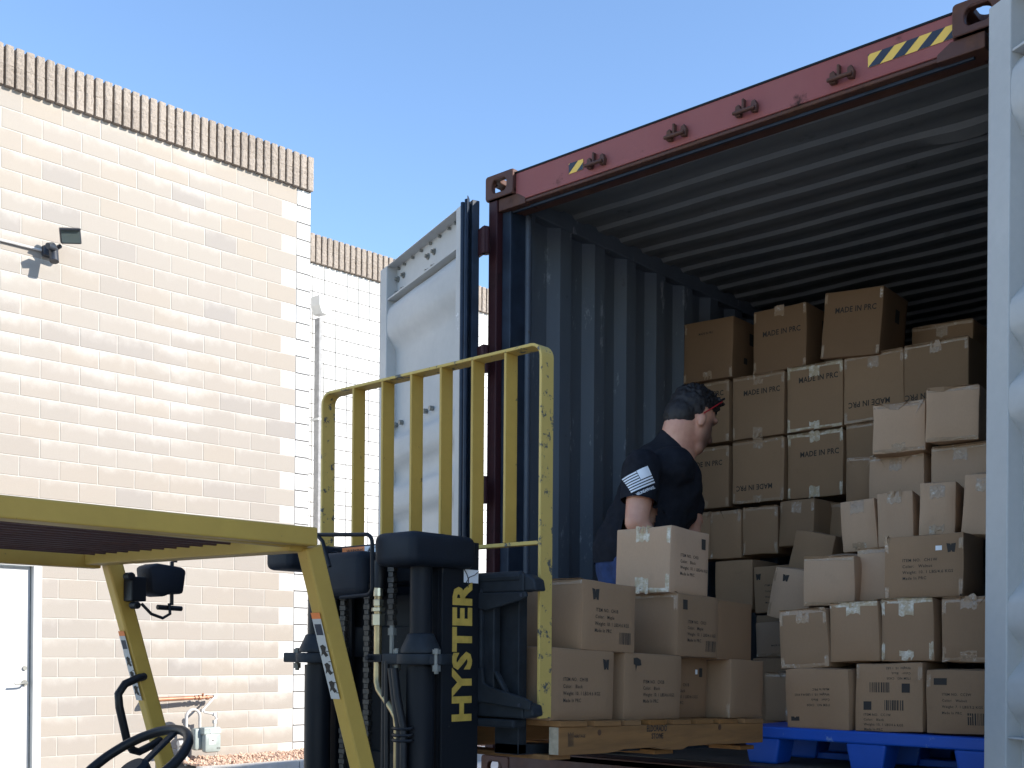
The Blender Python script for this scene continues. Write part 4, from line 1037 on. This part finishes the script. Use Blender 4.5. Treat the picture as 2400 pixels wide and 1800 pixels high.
lo = min(v.z for v in b.v); hi = max(v.z for v in b.v)
for v in b.v: v.z = 1.307+(v.z-lo)*(1.740-1.307)/(hi-lo)
me, c = b.mesh('lettering', M_GOLD, norm=False); link('lettering', me, c, r1)
b = MB().box((RX+.0005, -1.527, 1.735), (RX+.0015, -1.462, 1.776)); stc = b.build('label_sticker', M_WSTK, r1)
b = MB().tube([(RX+.003, -1.528, 1.776), (RX+.003, -1.515, 1.76), (RX+.003, -1.508, 1.745), (RX+.003, -1.51, 1.72)], .0015, 5); b.tube([(RX+.003, -1.462, 1.772), (RX+.003, -1.48, 1.76), (RX+.003, -1.505, 1.752), (RX+.003, -1.518, 1.735)], .0012, 5); b.build('crack', M_INK, r1)
# crossheads: padded sheave covers on both sides, cover in the middle, cross bar with labels
def pad(x0, x1, y0, y1, z0, z1, bev, name='sheave_cover'):
    return MB().box((x0, y0, z0), (x1, y1, z1)).build(name, M_PLA, FK, bev, 50, seg=4)
pad(1.185, 1.365, -1.775, -1.500, 1.775, 1.875, .026); pad(.668, .80, -1.785, -1.500, 1.785, 1.872, .022)
pad(.86, 1.085, -1.73, -1.60, 1.690, 1.835, .03, 'centre_cover')
b = MB().box((.79, -1.60, 1.74), (1.20, -1.575, 1.868)); cb = b.build('cross_bar', M_BLK, FK, .004)
b = MB().box((.845, -1.6025, 1.838), (.955, -1.601, 1.862)); wl_ = b.build('warning_label', M_ORG, cb)
b = MB().box((.956, -1.6025, 1.838), (1.09, -1.601, 1.862)); b.build('instruction_label', M_WSTK, cb)
b = MB(); put_text(b, 'WARNING', (.868, -1.6032, 1.843), (1,0,0), (0,0,1), .017, bold=.02); put_text(b, 'Keep Hands', (1.005, -1.6032, 1.852), (1,0,0), (0,0,1), .011); put_text(b, 'Clear of', (1.012, -1.6032, 1.842), (1,0,0), (0,0,1), .011)
b.poly([Vector((.965+a*.03, -1.6032, 1.841+c*.018)) for a, c in [(0,.5),(.3,.4),(.5,1),(.6,.5),(1,.6),(.7,.3),(.8,0),(.5,.25),(.2,0),(.3,.3)]])
me, c = b.mesh('label_text', M_INK, norm=False); link('label_text', me, c, cb)
for z in (1.55, 1.15, .7, .3): MB().box((.82, -1.595, z-.05), (1.28, -1.585, z+.05)).build('cross_member', M_BLK, FK, .003)
MB().box((.785, -1.575, -.2), (1.27, -1.565, 1.70)).build('dark_fill_sheet', M_BLK, FK)  # added black sheet that keeps the mast dark between the rails
# lift cylinders with clamp flanges
for x in (1.292, .808):
    s = 1 if x > 1 else -1
    b = MB().tube([(x, -1.672, -.2), (x, -1.672, 1.475)], .043, 20); b.build('lift_cylinder', M_BLK, FK, 0, 40)
    b = MB().tube([(x, -1.672, 1.46), (x, -1.672, 1.79)], .034, 20); b.build('cylinder_rod', M_BLK, FK, 0, 40)
    b = MB().tube([(x, -1.672, 1.515), (x, -1.672, 1.53), (x, -1.672, 1.56), (x, -1.672, 1.575)], [.062, .060, .046, .040], 20)
    b.bar((x-.115, -1.70, 1.498), (x+.10, -1.66, 1.498), .060, .032); b.cyl((x, -1.68, 1.482), (x, -1.68, 1.514), .066, 24)
    b.build('clamp_flange', M_CAST, FK, .004, 40)
    for dx in (-.085, .085):
        b = MB(); b.cyl((x+dx, -1.69, 1.455), (x+dx, -1.69, 1.53), .007, 8); b.cyl((x+dx, -1.69, 1.514), (x+dx, -1.69, 1.527), .013, 6); b.cyl((x+dx, -1.69, 1.462), (x+dx, -1.69, 1.48), .013, 6)
        b.build('flange_bolt', M_BOLT, FK)
# hydraulic tube with fittings
tp = [(1.132, -1.70, 1.70), (1.131, -1.70, 1.45)]+[(1.134, -1.702, 1.425), (1.145, -1.705, 1.403), (1.225, -1.72, 1.343), (1.243, -1.722, 1.322), (1.247, -1.722, 1.295), (1.247, -1.722, -.1)]
b = MB().tube(tp, .0125, 12); b.build('hydraulic_tube', M_BRASS, FK, 0, True)
b = MB().cyl((1.132, -1.70, 1.60), (1.132, -1.70, 1.635), .021, 6); b.cyl((1.132, -1.70, 1.643), (1.132, -1.70, 1.655), .022, 6); b.cyl((1.132, -1.70, 1.66), (1.132, -1.70, 1.68), .017, 6); b.cyl((1.132, -1.70, 1.69), (1.132, -1.70, 1.72), .015, 10); b.build('tube_fitting', M_ZINC, FK, .001)
MB().tube([(1.132, -1.70, 1.715), (1.134, -1.695, 1.80)], .020, 12).build('hose_sleeve', M_HOSE, FK, 0, True)
b = MB().box((1.10, -1.715, 1.487), (1.165, -1.69, 1.512)); b.cyl((1.118, -1.735, 1.50), (1.118, -1.71, 1.50), .009, 6); b.build('tube_clamp', M_BLK, FK, .002)
# chains
def chain(x, y, z0, z1):
    b = MB(); z = z0; i = 0
    while z < z1:
        w_ = .010 if i % 2 else .014
        b.box((x-w_, y-.008, z), (x+w_, y+.008, z+.0145)); b.cyl((x-w_-.003, y, z+.007), (x+w_+.003, y, z+.007), .0045, 6); z += .0165; i += 1
    return b.build('lift_chain', M_CHAIN, FK)
chain(1.185, -1.69, 1.60, 1.78); chain(1.075, -1.69, .2, 1.72); chain(.925, -1.66, .2, 1.72)
b = MB().cyl((1.185, -1.69, 1.50), (1.185, -1.69, 1.60), .008, 8); b.cyl((1.185, -1.69, 1.57), (1.185, -1.69, 1.592), .014, 6); b.build('chain_anchor', M_BOLT, FK)
# hoses
HS = [[(1.178, 1.49), (1.178, 1.2), (1.178, -.1)], [(1.196, 1.49), (1.20, 1.2), (1.196, -.1)], [(1.222, 1.47), (1.24, 1.37), (1.262, 1.28), (1.262, -.1)], [(1.243, 1.47), (1.258, 1.38), (1.285, 1.29), (1.29, -.1)]]
for i, h in enumerate(HS):
    pts = [(x, -1.715-.006*(i % 2)-(.012 if i > 1 else 0), z) for x, z in h]
    b = MB().tube(pts, .0085 if i < 2 else .0115, 10); b.build('hose', M_HOSE, FK, 0, True)
b = MB()
for z in (1.292, 1.272, 1.256): b.tube(arc((1.27, -1.722, z), .036, 0, 2*math.pi, 20, (1, 0, 0), (0, .6, .06))[:-1], .005, 6, closed=True)
b.build('hose_tie', M_HOSE, FK, 0, True)
# wire hose guard loop
b = MB().tube([(.935, -1.79, 1.885), (1.15, -1.79, 1.872)]+arc((1.175, -1.79, 1.843), .028, math.pi/2, 0, 5, (1,0,0), (0,0,1))+[(1.205, -1.79, 1.72)]+arc((1.18, -1.79, 1.715), .026, 0, -math.pi/2, 5, (1,0,0), (0,0,1))+[(1.06, -1.79, 1.684)], .0062, 8); b.build('wire_guard', M_BLK, FK, 0, True)
b = MB().tube([(.945, -1.79, 1.885), (.985, -1.80, 1.86), (1.02, -1.80, 1.78)], .0062, 8); b.build('wire_guard', M_BLK, FK, 0, True)
# carriage
CYa, CYb = -1.445, -1.395
b = MB().box((.56, CYa, 1.705), (1.505, CYb, 1.762)); b.cyl((1.49, CYa+.012, 1.752), (.6, CYa+.012, 1.752), .018, 12)
b.prism([(1.505, .0), (1.545, -.02), (1.553, -.055), (1.505, -.055)], (0, CYa, 1.762), (1, 0, 0), (0, 0, 1), (0, .05, 0)); b.build('carriage_bar', M_CAST, FK, .006)
b = MB().box((.56, CYa, 1.318), (1.505, CYb, 1.372)); b.box((.6, CYa-.01, 1.288), (1.475, CYb, 1.314)); b.prism([(1.505, .0), (1.54, -.008), (1.546, -.04), (1.505, -.05)], (0, CYa, 1.368), (1, 0, 0), (0, 0, 1), (0, .05, 0)); b.build('carriage_bar', M_CAST, FK, .006)
b = MB(); b.prism([(1.30, 1.705), (1.52, 1.705), (1.525, 1.69), (1.50, 1.678), (1.36, 1.650), (1.30, 1.66)], (0, CYa-.012, 0), (1, 0, 0), (0, 0, 1), (0, .012, 0)); b.build('side_plate', M_CAST, FK, .004); b = MB()
b.prism([(1.28, 1.37), (1.54, 1.345), (1.545, 1.372), (1.52, 1.383), (1.38, 1.412), (1.35, 1.425), (1.345, 1.47), (1.28, 1.47)], (0, CYa-.012, 0), (1, 0, 0), (0, 0, 1), (0, .012, 0)); b.build('side_plate', M_CAST, FK, .004)
b = MB()
for x, z in ((1.505, 1.694), (1.50, 1.36)): MB().cyl((x, CYa-.014, z), (x, CYa-.0125, z), .006, 10).build('pin_hole', M_HB, FK)
b = MB().box((.76, CYa-.005, 1.36), (.81, CYb, 1.72)); b.build('carriage_upright', M_CAST, FK, .004); b = MB().box((1.285, CYa-.005, 1.36), (1.335, CYb, 1.72)); b.box((1.333, CYa+.01, 1.36), (1.375, CYb-.01, 1.72)); b.bar((1.385, CYa+.01, 1.46), (1.43, CYa+.01, 1.395), .012, .02, (0, 1, 0)); b.build('carriage_upright', M_CAST, FK, .004)
for x in (1.335, .70):
    b = MB().box((x, -1.385, 1.20), (x+.10, -1.345, 1.73)); b.add([(x, -1.385, 1.235), (x+.10, -1.385, 1.235), (x+.10, -.25, 1.165), (x, -.25, 1.165), (x, -1.385, 1.20), (x+.10, -1.385, 1.20), (x+.10, -.25, 1.155), (x, -.25, 1.155)], [(0,1,2,3),(7,6,5,4),(0,4,5,1),(1,5,6,2),(2,6,7,3),(3,7,4,0)]); b.build('fork', M_CAST, FK, .003)
# load backrest: flat bar hoop, upright bars
BY0, BY1, t = -1.372, -1.312, .010
BL, BR_, BT, BB = .445, 1.508, 2.484, 1.316
b = MB(); rr_ = .045
out = [(BR_, BB), (BR_, BT-rr_)]+[(BR_-rr_+rr_*math.cos(R(a)), BT-rr_+rr_*math.sin(R(a))) for a in (15, 30, 45, 60, 75, 90)]+[(BL+rr_, BT-.006)]+[(BL+rr_-rr_*math.sin(R(a)), BT-.006-rr_+rr_*math.cos(R(a))) for a in (15, 30, 45, 60, 75, 90)]+[(BL, BB)]
ri = rr_-t
inn = [(BR_-t, BB), (BR_-t, BT-rr_)]+[(BR_-rr_+ri*math.cos(R(a)), BT-rr_+ri*math.sin(R(a))) for a in (15, 30, 45, 60, 75, 90)]+[(BL+rr_, BT-.006-t)]+[(BL+rr_-ri*math.sin(R(a)), BT-.006-rr_+ri*math.cos(R(a))) for a in (15, 30, 45, 60, 75, 90)]+[(BL+t, BB)]
n = len(out); vs = [(x, BY0, z) for x, z in out]+[(x, BY0, z) for x, z in inn]+[(x, BY1, z) for x, z in out]+[(x, BY1, z) for x, z in inn]; fs = []
for i in range(n-1): fs += [(i, i+1, n+i+1, n+i), (2*n+i+1, 2*n+i, 3*n+i, 3*n+i+1), (i+1, i, 2*n+i, 2*n+i+1), (n+i, n+i+1, 3*n+i+1, 3*n+i)]
fs += [(0, n, 3*n, 2*n), (n-1, 3*n-1, 4*n-1, 2*n-1)]
b.add(vs, fs); b.build('backrest_frame', M_YEL2, FK, .0015, seg=1)
for x in (.617, .772, .918, 1.061, 1.206, 1.350):
    MB().box((x, BY0+.002, 1.868), (x+t, BY1-.002, BT-t-.001)).build('backrest_bar', M_YEL, FK, .0012, seg=1)
b = MB().box((BL+t, BY0+.006, 1.856), (BR_-t, BY0+.034, 1.868)); b.build('backrest_rail', M_YEL2, FK, .0015)
FK.rotation_euler = (0, 0, 0)

# ------------------------------------------------------------------ the man in the container
F = Vector((.56, .83, 0)).normalized(); SR = Vector((F.y, -F.x, 0)); Z = Vector((0, 0, 1))    # forward, his right side, up
def blob_mesh(name, parts, voxel, smooth=6):
    """parts: tapered capsules (a, b, ra, rb[, squash along axis, factor]) or ellipsoids; fused by voxel remesh into one skin"""
    bm = bmesh.new()
    for p in parts:
        if p[0] == 'cap':
            _, a, b_, ra, rbb = p[:5]; a = Vector(a); b_ = Vector(b_); sq = p[5] if len(p) > 5 else None
            d = b_-a; ln = d.length; q = d.to_track_quat('Z', 'X').to_matrix().to_4x4()
            segs = 20; rings = []
            prof = [(-math.cos(t)*ra, math.sin(t)*ra) for t in [i*math.pi/2/5 for i in range(6)]]+[(ln+math.sin(t)*rbb, math.cos(t)*rbb) for t in [i*math.pi/2/5 for i in range(6)]]
            vs = []
            for z, r in prof:
                row = []
                for i in range(segs):
                    an = 2*math.pi*i/segs; v = Matrix.Translation(a) @ q @ Vector((math.cos(an)*max(r, 1e-4), math.sin(an)*max(r, 1e-4), z))
                    if sq:
                        axv, fct = sq; base = a+d*max(0, min(1, (v-a).dot(d)/max(ln*ln, 1e-9))); off = v-base; k = off.dot(axv); v = v-axv*k*(1-fct)
                    row.append(bm.verts.new(v))
                vs.append(row)
            for r0, r1_ in zip(vs, vs[1:]):
                for i in range(segs): bm.faces.new((r0[i], r0[(i+1) % segs], r1_[(i+1) % segs], r1_[i]))
            bm.faces.new(vs[0][::-1]); bm.faces.new(vs[-1])
        else:
            _, c, rad, mt = p; r_ = bmesh.ops.create_uvsphere(bm, u_segments=24, v_segments=16, radius=1)
            Mx = Matrix.Translation(Vector(c)) @ mt.to_4x4() @ Matrix.Diagonal((*rad, 1))
            bmesh.ops.transform(bm, matrix=Mx, verts=r_['verts'])
    me = bpy.data.meshes.new(name); bm.to_mesh(me); bm.free()
    o = bpy.data.objects.new(name, me); COL.objects.link(o)
    rm = o.modifiers.new('r', 'REMESH'); rm.mode = 'VOXEL'; rm.voxel_size = voxel; rm.use_smooth_shade = True
    sm = o.modifiers.new('s', 'SMOOTH'); sm.factor = .5; sm.iterations = smooth
    dg = bpy.context.evaluated_depsgraph_get(); m2 = bpy.data.meshes.new_from_object(o.evaluated_get(dg))
    bpy.data.objects.remove(o); bpy.data.meshes.remove(me); m2.name = name
    return m2
def add_mesh(name, me, m, parent):
    me.materials.clear(); me.materials.append(m)
    for p in me.polygons: p.use_smooth = True
    c = Vector((0, 0, 0)); o = bpy.data.objects.new(name, me); COL.objects.link(o); place(o, c, parent); return o
def basis(f, s, u): return Matrix((f, s, u)).transposed()
# joints (world)
pel = Vector((.757, .215, 1.925)); chest = Vector((.83, .30, 2.307)); nk = Vector((.888, .345, 2.494)); 
F2 = (F*.93+Z*-.30+SR*-.02).normalized()
hc = Vector((.950, .385, 2.590))                      # centre of the head
PM = thing('person', 'man in black T-shirt and blue jeans bending over the boxes inside the container', 'person', (.62, .3, ZF))
hf = (F*.80-SR*.12+Z*-.40).normalized(); hs = hf.cross(Z).normalized(); hu = hs.cross(hf).normalized()   # head axes: face, his right, up
HB = basis(hf, hs, hu)
HS = 1.16
def H(a, b, c): return hc+(hf*a+hs*b+hu*c)*HS
rsh = Vector((.900, .065, 2.335)); lsh = Vector((.800, .505, 2.330))
rel = Vector((.905, .010, 2.095)); rwr = Vector((1.00, .14, 1.90))
lel = Vector((.876, .512, 2.15)); lwr = Vector((1.00, .30, 1.94))
parts = [
 ('ell', H(-.015, 0, .03), (.112, .090, .112), HB), ('ell', H(.02, 0, -.03), (.088, .076, .100), HB), ('ell', H(.052, 0, -.085), (.048, .056, .044), HB), ('ell', H(.0, 0, -.07), (.07, .07, .055), HB),
 ('cap', H(.083, 0, .0), H(.101, 0, -.030), .012, .019), ('ell', H(.074, 0, .038), (.026, .058, .016), HB), ('ell', H(.084, 0, -.062), (.018, .030, .014), HB),
 ('ell', H(.002, .076, -.012), (.019, .011, .032), HB), ('ell', H(.002, -.076, -.012), (.019, .011, .032), HB),
 ('cap', nk+Z*-.07, H(-.036, 0, -.050), .090, .080), ('cap', chest+Z*.06, nk-Z*.04, .12, .080), ('cap', chest+Z*.04+SR*.12, chest+Z*.02-SR*.12, .06, .05),
 ('cap', pel+Z*.05, chest, .11, .11, (F, .8)), ('cap', pel+SR*.06, pel-SR*.06, .11, .11),
 ('cap', rsh, rel, .066, .052), ('cap', rel, rwr, .050, .032), ('cap', lsh-Z*.02, lel, .055, .050), ('cap', lel, lwr, .045, .030)]
for s, w_, e_ in ((1, rwr, rel), (-1, lwr, lel)):
    d = (w_-e_).normalized(); sd = d.cross(F).normalized(); nn = sd.cross(d).normalized()
    palm = w_+d*.055; parts.append(('cap', w_, palm+d*.02, .028, .036, (nn, .5)))
    for i, (ln, of) in enumerate(((.070, -.030), (.080, -.010), (.075, .010), (.058, .029))):
        b0 = palm+d*.03+sd*of; b1 = b0+d*ln*.5+nn*-.008; b2 = b1+d*ln*.4+nn*-.028
        parts += [('cap', b0, b1, .0095, .0088), ('cap', b1, b2, .0086, .0075)]
    parts += [('cap', w_+d*.02+sd*-.03*s, w_+d*.055+sd*-.055*s-nn*.01, .013, .0105), ('cap', w_+d*.055+sd*-.055*s-nn*.01, w_+d*.085+sd*-.055*s-nn*.025, .0105, .009)]
me = blob_mesh('body', parts, .0065, 5); body = add_mesh('body', me, M_SKIN, PM)
# legs and jeans
hipR = pel+SR*.09; hipL = pel-SR*.09; kR = Vector((.60, .30, 1.50))+SR*.10; kL = Vector((.66, .40, 1.52))-SR*.10; aR = Vector((.52, .22, 1.15))+SR*.10; aL = Vector((.60, .42, 1.15))-SR*.11
jp = [('cap', pel+SR*.085, pel-SR*.085, .155, .155), ('cap', hipR-Z*.03, kR, .115, .082), ('cap', kR, aR, .080, .062), ('cap', hipL-Z*.03, kL, .115, .082), ('cap', kL, aL, .080, .062), ('cap', pel-F*.06, pel-F*.05-Z*.08, .13, .12)]
me = blob_mesh('jeans', jp, .012, 5)
for v in me.vertices: 
    n_ = noise.noise(v.co*Vector((9, 9, 5)).length*.9)*.006; v.co += v.normal*n_
jn = add_mesh('jeans', me, M_JEAN, PM)
for a_ in (aR, aL):
    b = MB(); me2 = blob_mesh('shoe', [('cap', a_-Z*.045-F*.04, a_-Z*.055+F*.13, .05, .042, (Z, .8))], .01, 3); add_mesh('shoe', me2, M_HOSE, PM)
# T-shirt with hem and sleeves
sp = [('cap', pel+Z*.06-F*.02, chest+F*.01-Z*.02, .180, .182, (SR, 1.08)), ('cap', chest+Z*.045+SR*.15, chest+Z*.055-SR*.15, .105, .105), ('cap', chest+F*.03-Z*.04+SR*.05, chest+F*.03-Z*.04-SR*.05, .140, .140),
      ('cap', chest+Z*.08, nk-Z*.035-F*.030, .125, .096), ('cap', rsh+SR*-.01, rsh+(rel-rsh)*.62,   .090, .080), ('cap', lsh, lsh+(lel-lsh)*.6, .095, .082), ('cap', pel+F*.06+Z*.10, chest+F*.05-Z*.1, .135, .14),
      ('cap', pel+Z*.0-F*.03, pel+Z*.07-F*.02, .172, .18)]
me = blob_mesh('t_shirt', sp, .008, 16)
for v in me.vertices:
    q = v.co; n_ = noise.noise(Vector((q.x*7, q.y*7, q.z*4)))*.010+noise.noise(Vector((q.x*18+q.z*14, q.y*18, q.z*7)))*.009; v.co += v.normal*n_
# cut sleeve ends, hem and neck square
bm = bmesh.new(); bm.from_mesh(me)
def cut(pt, nrm, test):
    gs = [f for f in bm.faces if test(f.calc_center_median())]
    vset = {v for f in gs for v in f.verts}; eset = {e for f in gs for e in f.edges}
    bmesh.ops.bisect_plane(bm, geom=list(vset)+list(eset)+gs, plane_co=pt, plane_no=nrm, clear_outer=True)
dR = (rel-rsh).normalized(); dL = (lel-lsh).normalized()
slR = rsh+dR*.155; slL = lsh+dL*.155
cut(slR, dR, lambda c: (c-slR).length < .16 and ((c-slR)-dR*(c-slR).dot(dR)).length < .102 and (c-chest).dot(SR) > .13 and (c-slR).dot(dR) > -.03)
cut(slL, dL, lambda c: (c-slL).length < .125 and (c-chest).dot(SR) < -.13 and (c-slL).dot(dL) > -.03)
hem = pel+Z*.005; cut(hem, -Z, lambda c: c.z < hem.z+.05)
bm.to_mesh(me); bm.free()
shirt = add_mesh('t_shirt', me, M_SHIRT, PM)
# hair: cropped sides, longer ruffled top
hp = [('ell', H(-.020, 0, .044), (.116, .096, .110), HB), ('ell', H(-.055, 0, -.005), (.080, .086, .090), HB), ('ell', H(.022, 0, .098), (.070, .066, .036), HB), ('ell', H(.050, 0, .090), (.030, .056, .024), HB)]+[('cap', H(x_, y_, .095), H(x_+rb.uniform(.0, .022), y_+rb.uniform(-.012, .012), .122+rb.uniform(-.010, .012)), .014, .005) for x_, y_ in [(rb.uniform(-.01, .058), rb.uniform(-.052, .052)) for _ in range(34)]]
me = blob_mesh('hair', hp, .006, 2)
for v in me.vertices:
    q = v.co; up_ = max(0, (q-hc).dot(hu)-.05)/.08; v.co += v.normal*(noise.noise(q*60)*.003+noise.noise(q*90)*.012*up_+noise.noise(q*40)*.012*up_)
hr = add_mesh('hair', me, M_HAIR, PM)
# clip the hair away from the face
bm = bmesh.new(); bm.from_mesh(me)
dele = [f for f in bm.faces if (f.calc_center_median()-hc).dot(hf) > -.010 and (f.calc_center_median()-hc).dot(hu) < .050+max(0, ((f.calc_center_median()-hc).dot(hf)))*.30] + [f for f in bm.faces if (f.calc_center_median()-hc).dot(hu) < -.052+.4*min(0,(f.calc_center_median()-hc).dot(hf)+.06)]
bmesh.ops.delete(bm, geom=list(set(dele)), context='FACES'); bm.to_mesh(me); bm.free()
b = MB().tube([H(-.010, .090, .010), H(.012, .092, .045), H(.036, .084, .082), H(.058, .058, .112)], .0032, 6); b.tube([H(-.010, -.090, .010), H(.012, -.092, .045), H(.036, -.084, .082), H(.058, -.058, .112)], .0032, 6)
b.tube([H(.058, .058, .112), H(.072, .03, .122), H(.074, 0, .124), H(.072, -.03, .122), H(.058, -.058, .112)], .003, 6); b.build('glasses', M_RED, PM, 0, True)
# flag print on the right sleeve
bvh = BVHTree.FromObject(shirt, bpy.context.evaluated_depsgraph_get()) if False else None
bm = bmesh.new(); bm.from_mesh(shirt.data); bvh = BVHTree.FromBMesh(bm)
def onto(P, d, off=.0022):
    h = bvh.ray_cast(P, d, 1.0)
    return (h[0]-d*off) if h[0] else None
def decal(items, o, u, v, d, name, m, step=.006):
    mb = MB(); cell = {}
    for (x0, y0, x1, y1) in items:
        nx = max(1, int((x1-x0)/step)); ny = max(1, int((y1-y0)/step))
        for i in range(nx):
            for j in range(ny):
                q = [onto(o+u*(x0+(x1-x0)*(i+a)/nx)+v*(y0+(y1-y0)*(j+c)/ny), d) for a, c in ((0,0),(1,0),(1,1),(0,1))]
                if all(q): mb.poly(q)
    me, c = mb.mesh(name, m, norm=False); link(name, me, c, shirt)
arm_u = (dR*-1)            # up the sleeve
dd = (-SR*.72+F*.62*.0-Vector((-.45, .55, 0))*-.0).normalized(); dd = (Vector((-.66, .75, 0))).normalized()   # seen from outside-right
uu_ = dd.cross(Z).normalized(); 
tilt_ = Matrix.Rotation(R(-24), 3, dd); uu2 = tilt_ @ uu_; vv2 = tilt_ @ Z
oo = rsh+dR*.06-dd*.5-uu2*.075-vv2*.035
its = [(0, .012*i, .115, .012*i+.0072) for i in range(3)]+[(0, .012*i, .060, .012*i+.0072) for i in range(3, 7)]+[(.062, .036, .115, .0805)]
decal(its, oo, uu2, vv2, dd, 'flag_print', M_PRINT)
mb = MB(); vs_, fs_ = text_tris('NINELINEAPPAREL', .017, bold=.03, xs=.76)
q = [onto(oo+uu2*a+vv2*(b_-.022), dd) for a, b_ in vs_]
if all(x is not None for x in q): mb.add(q, fs_); me, c = mb.mesh('sleeve_lettering', M_PRINT, norm=False); link('sleeve_lettering', me, c, shirt)
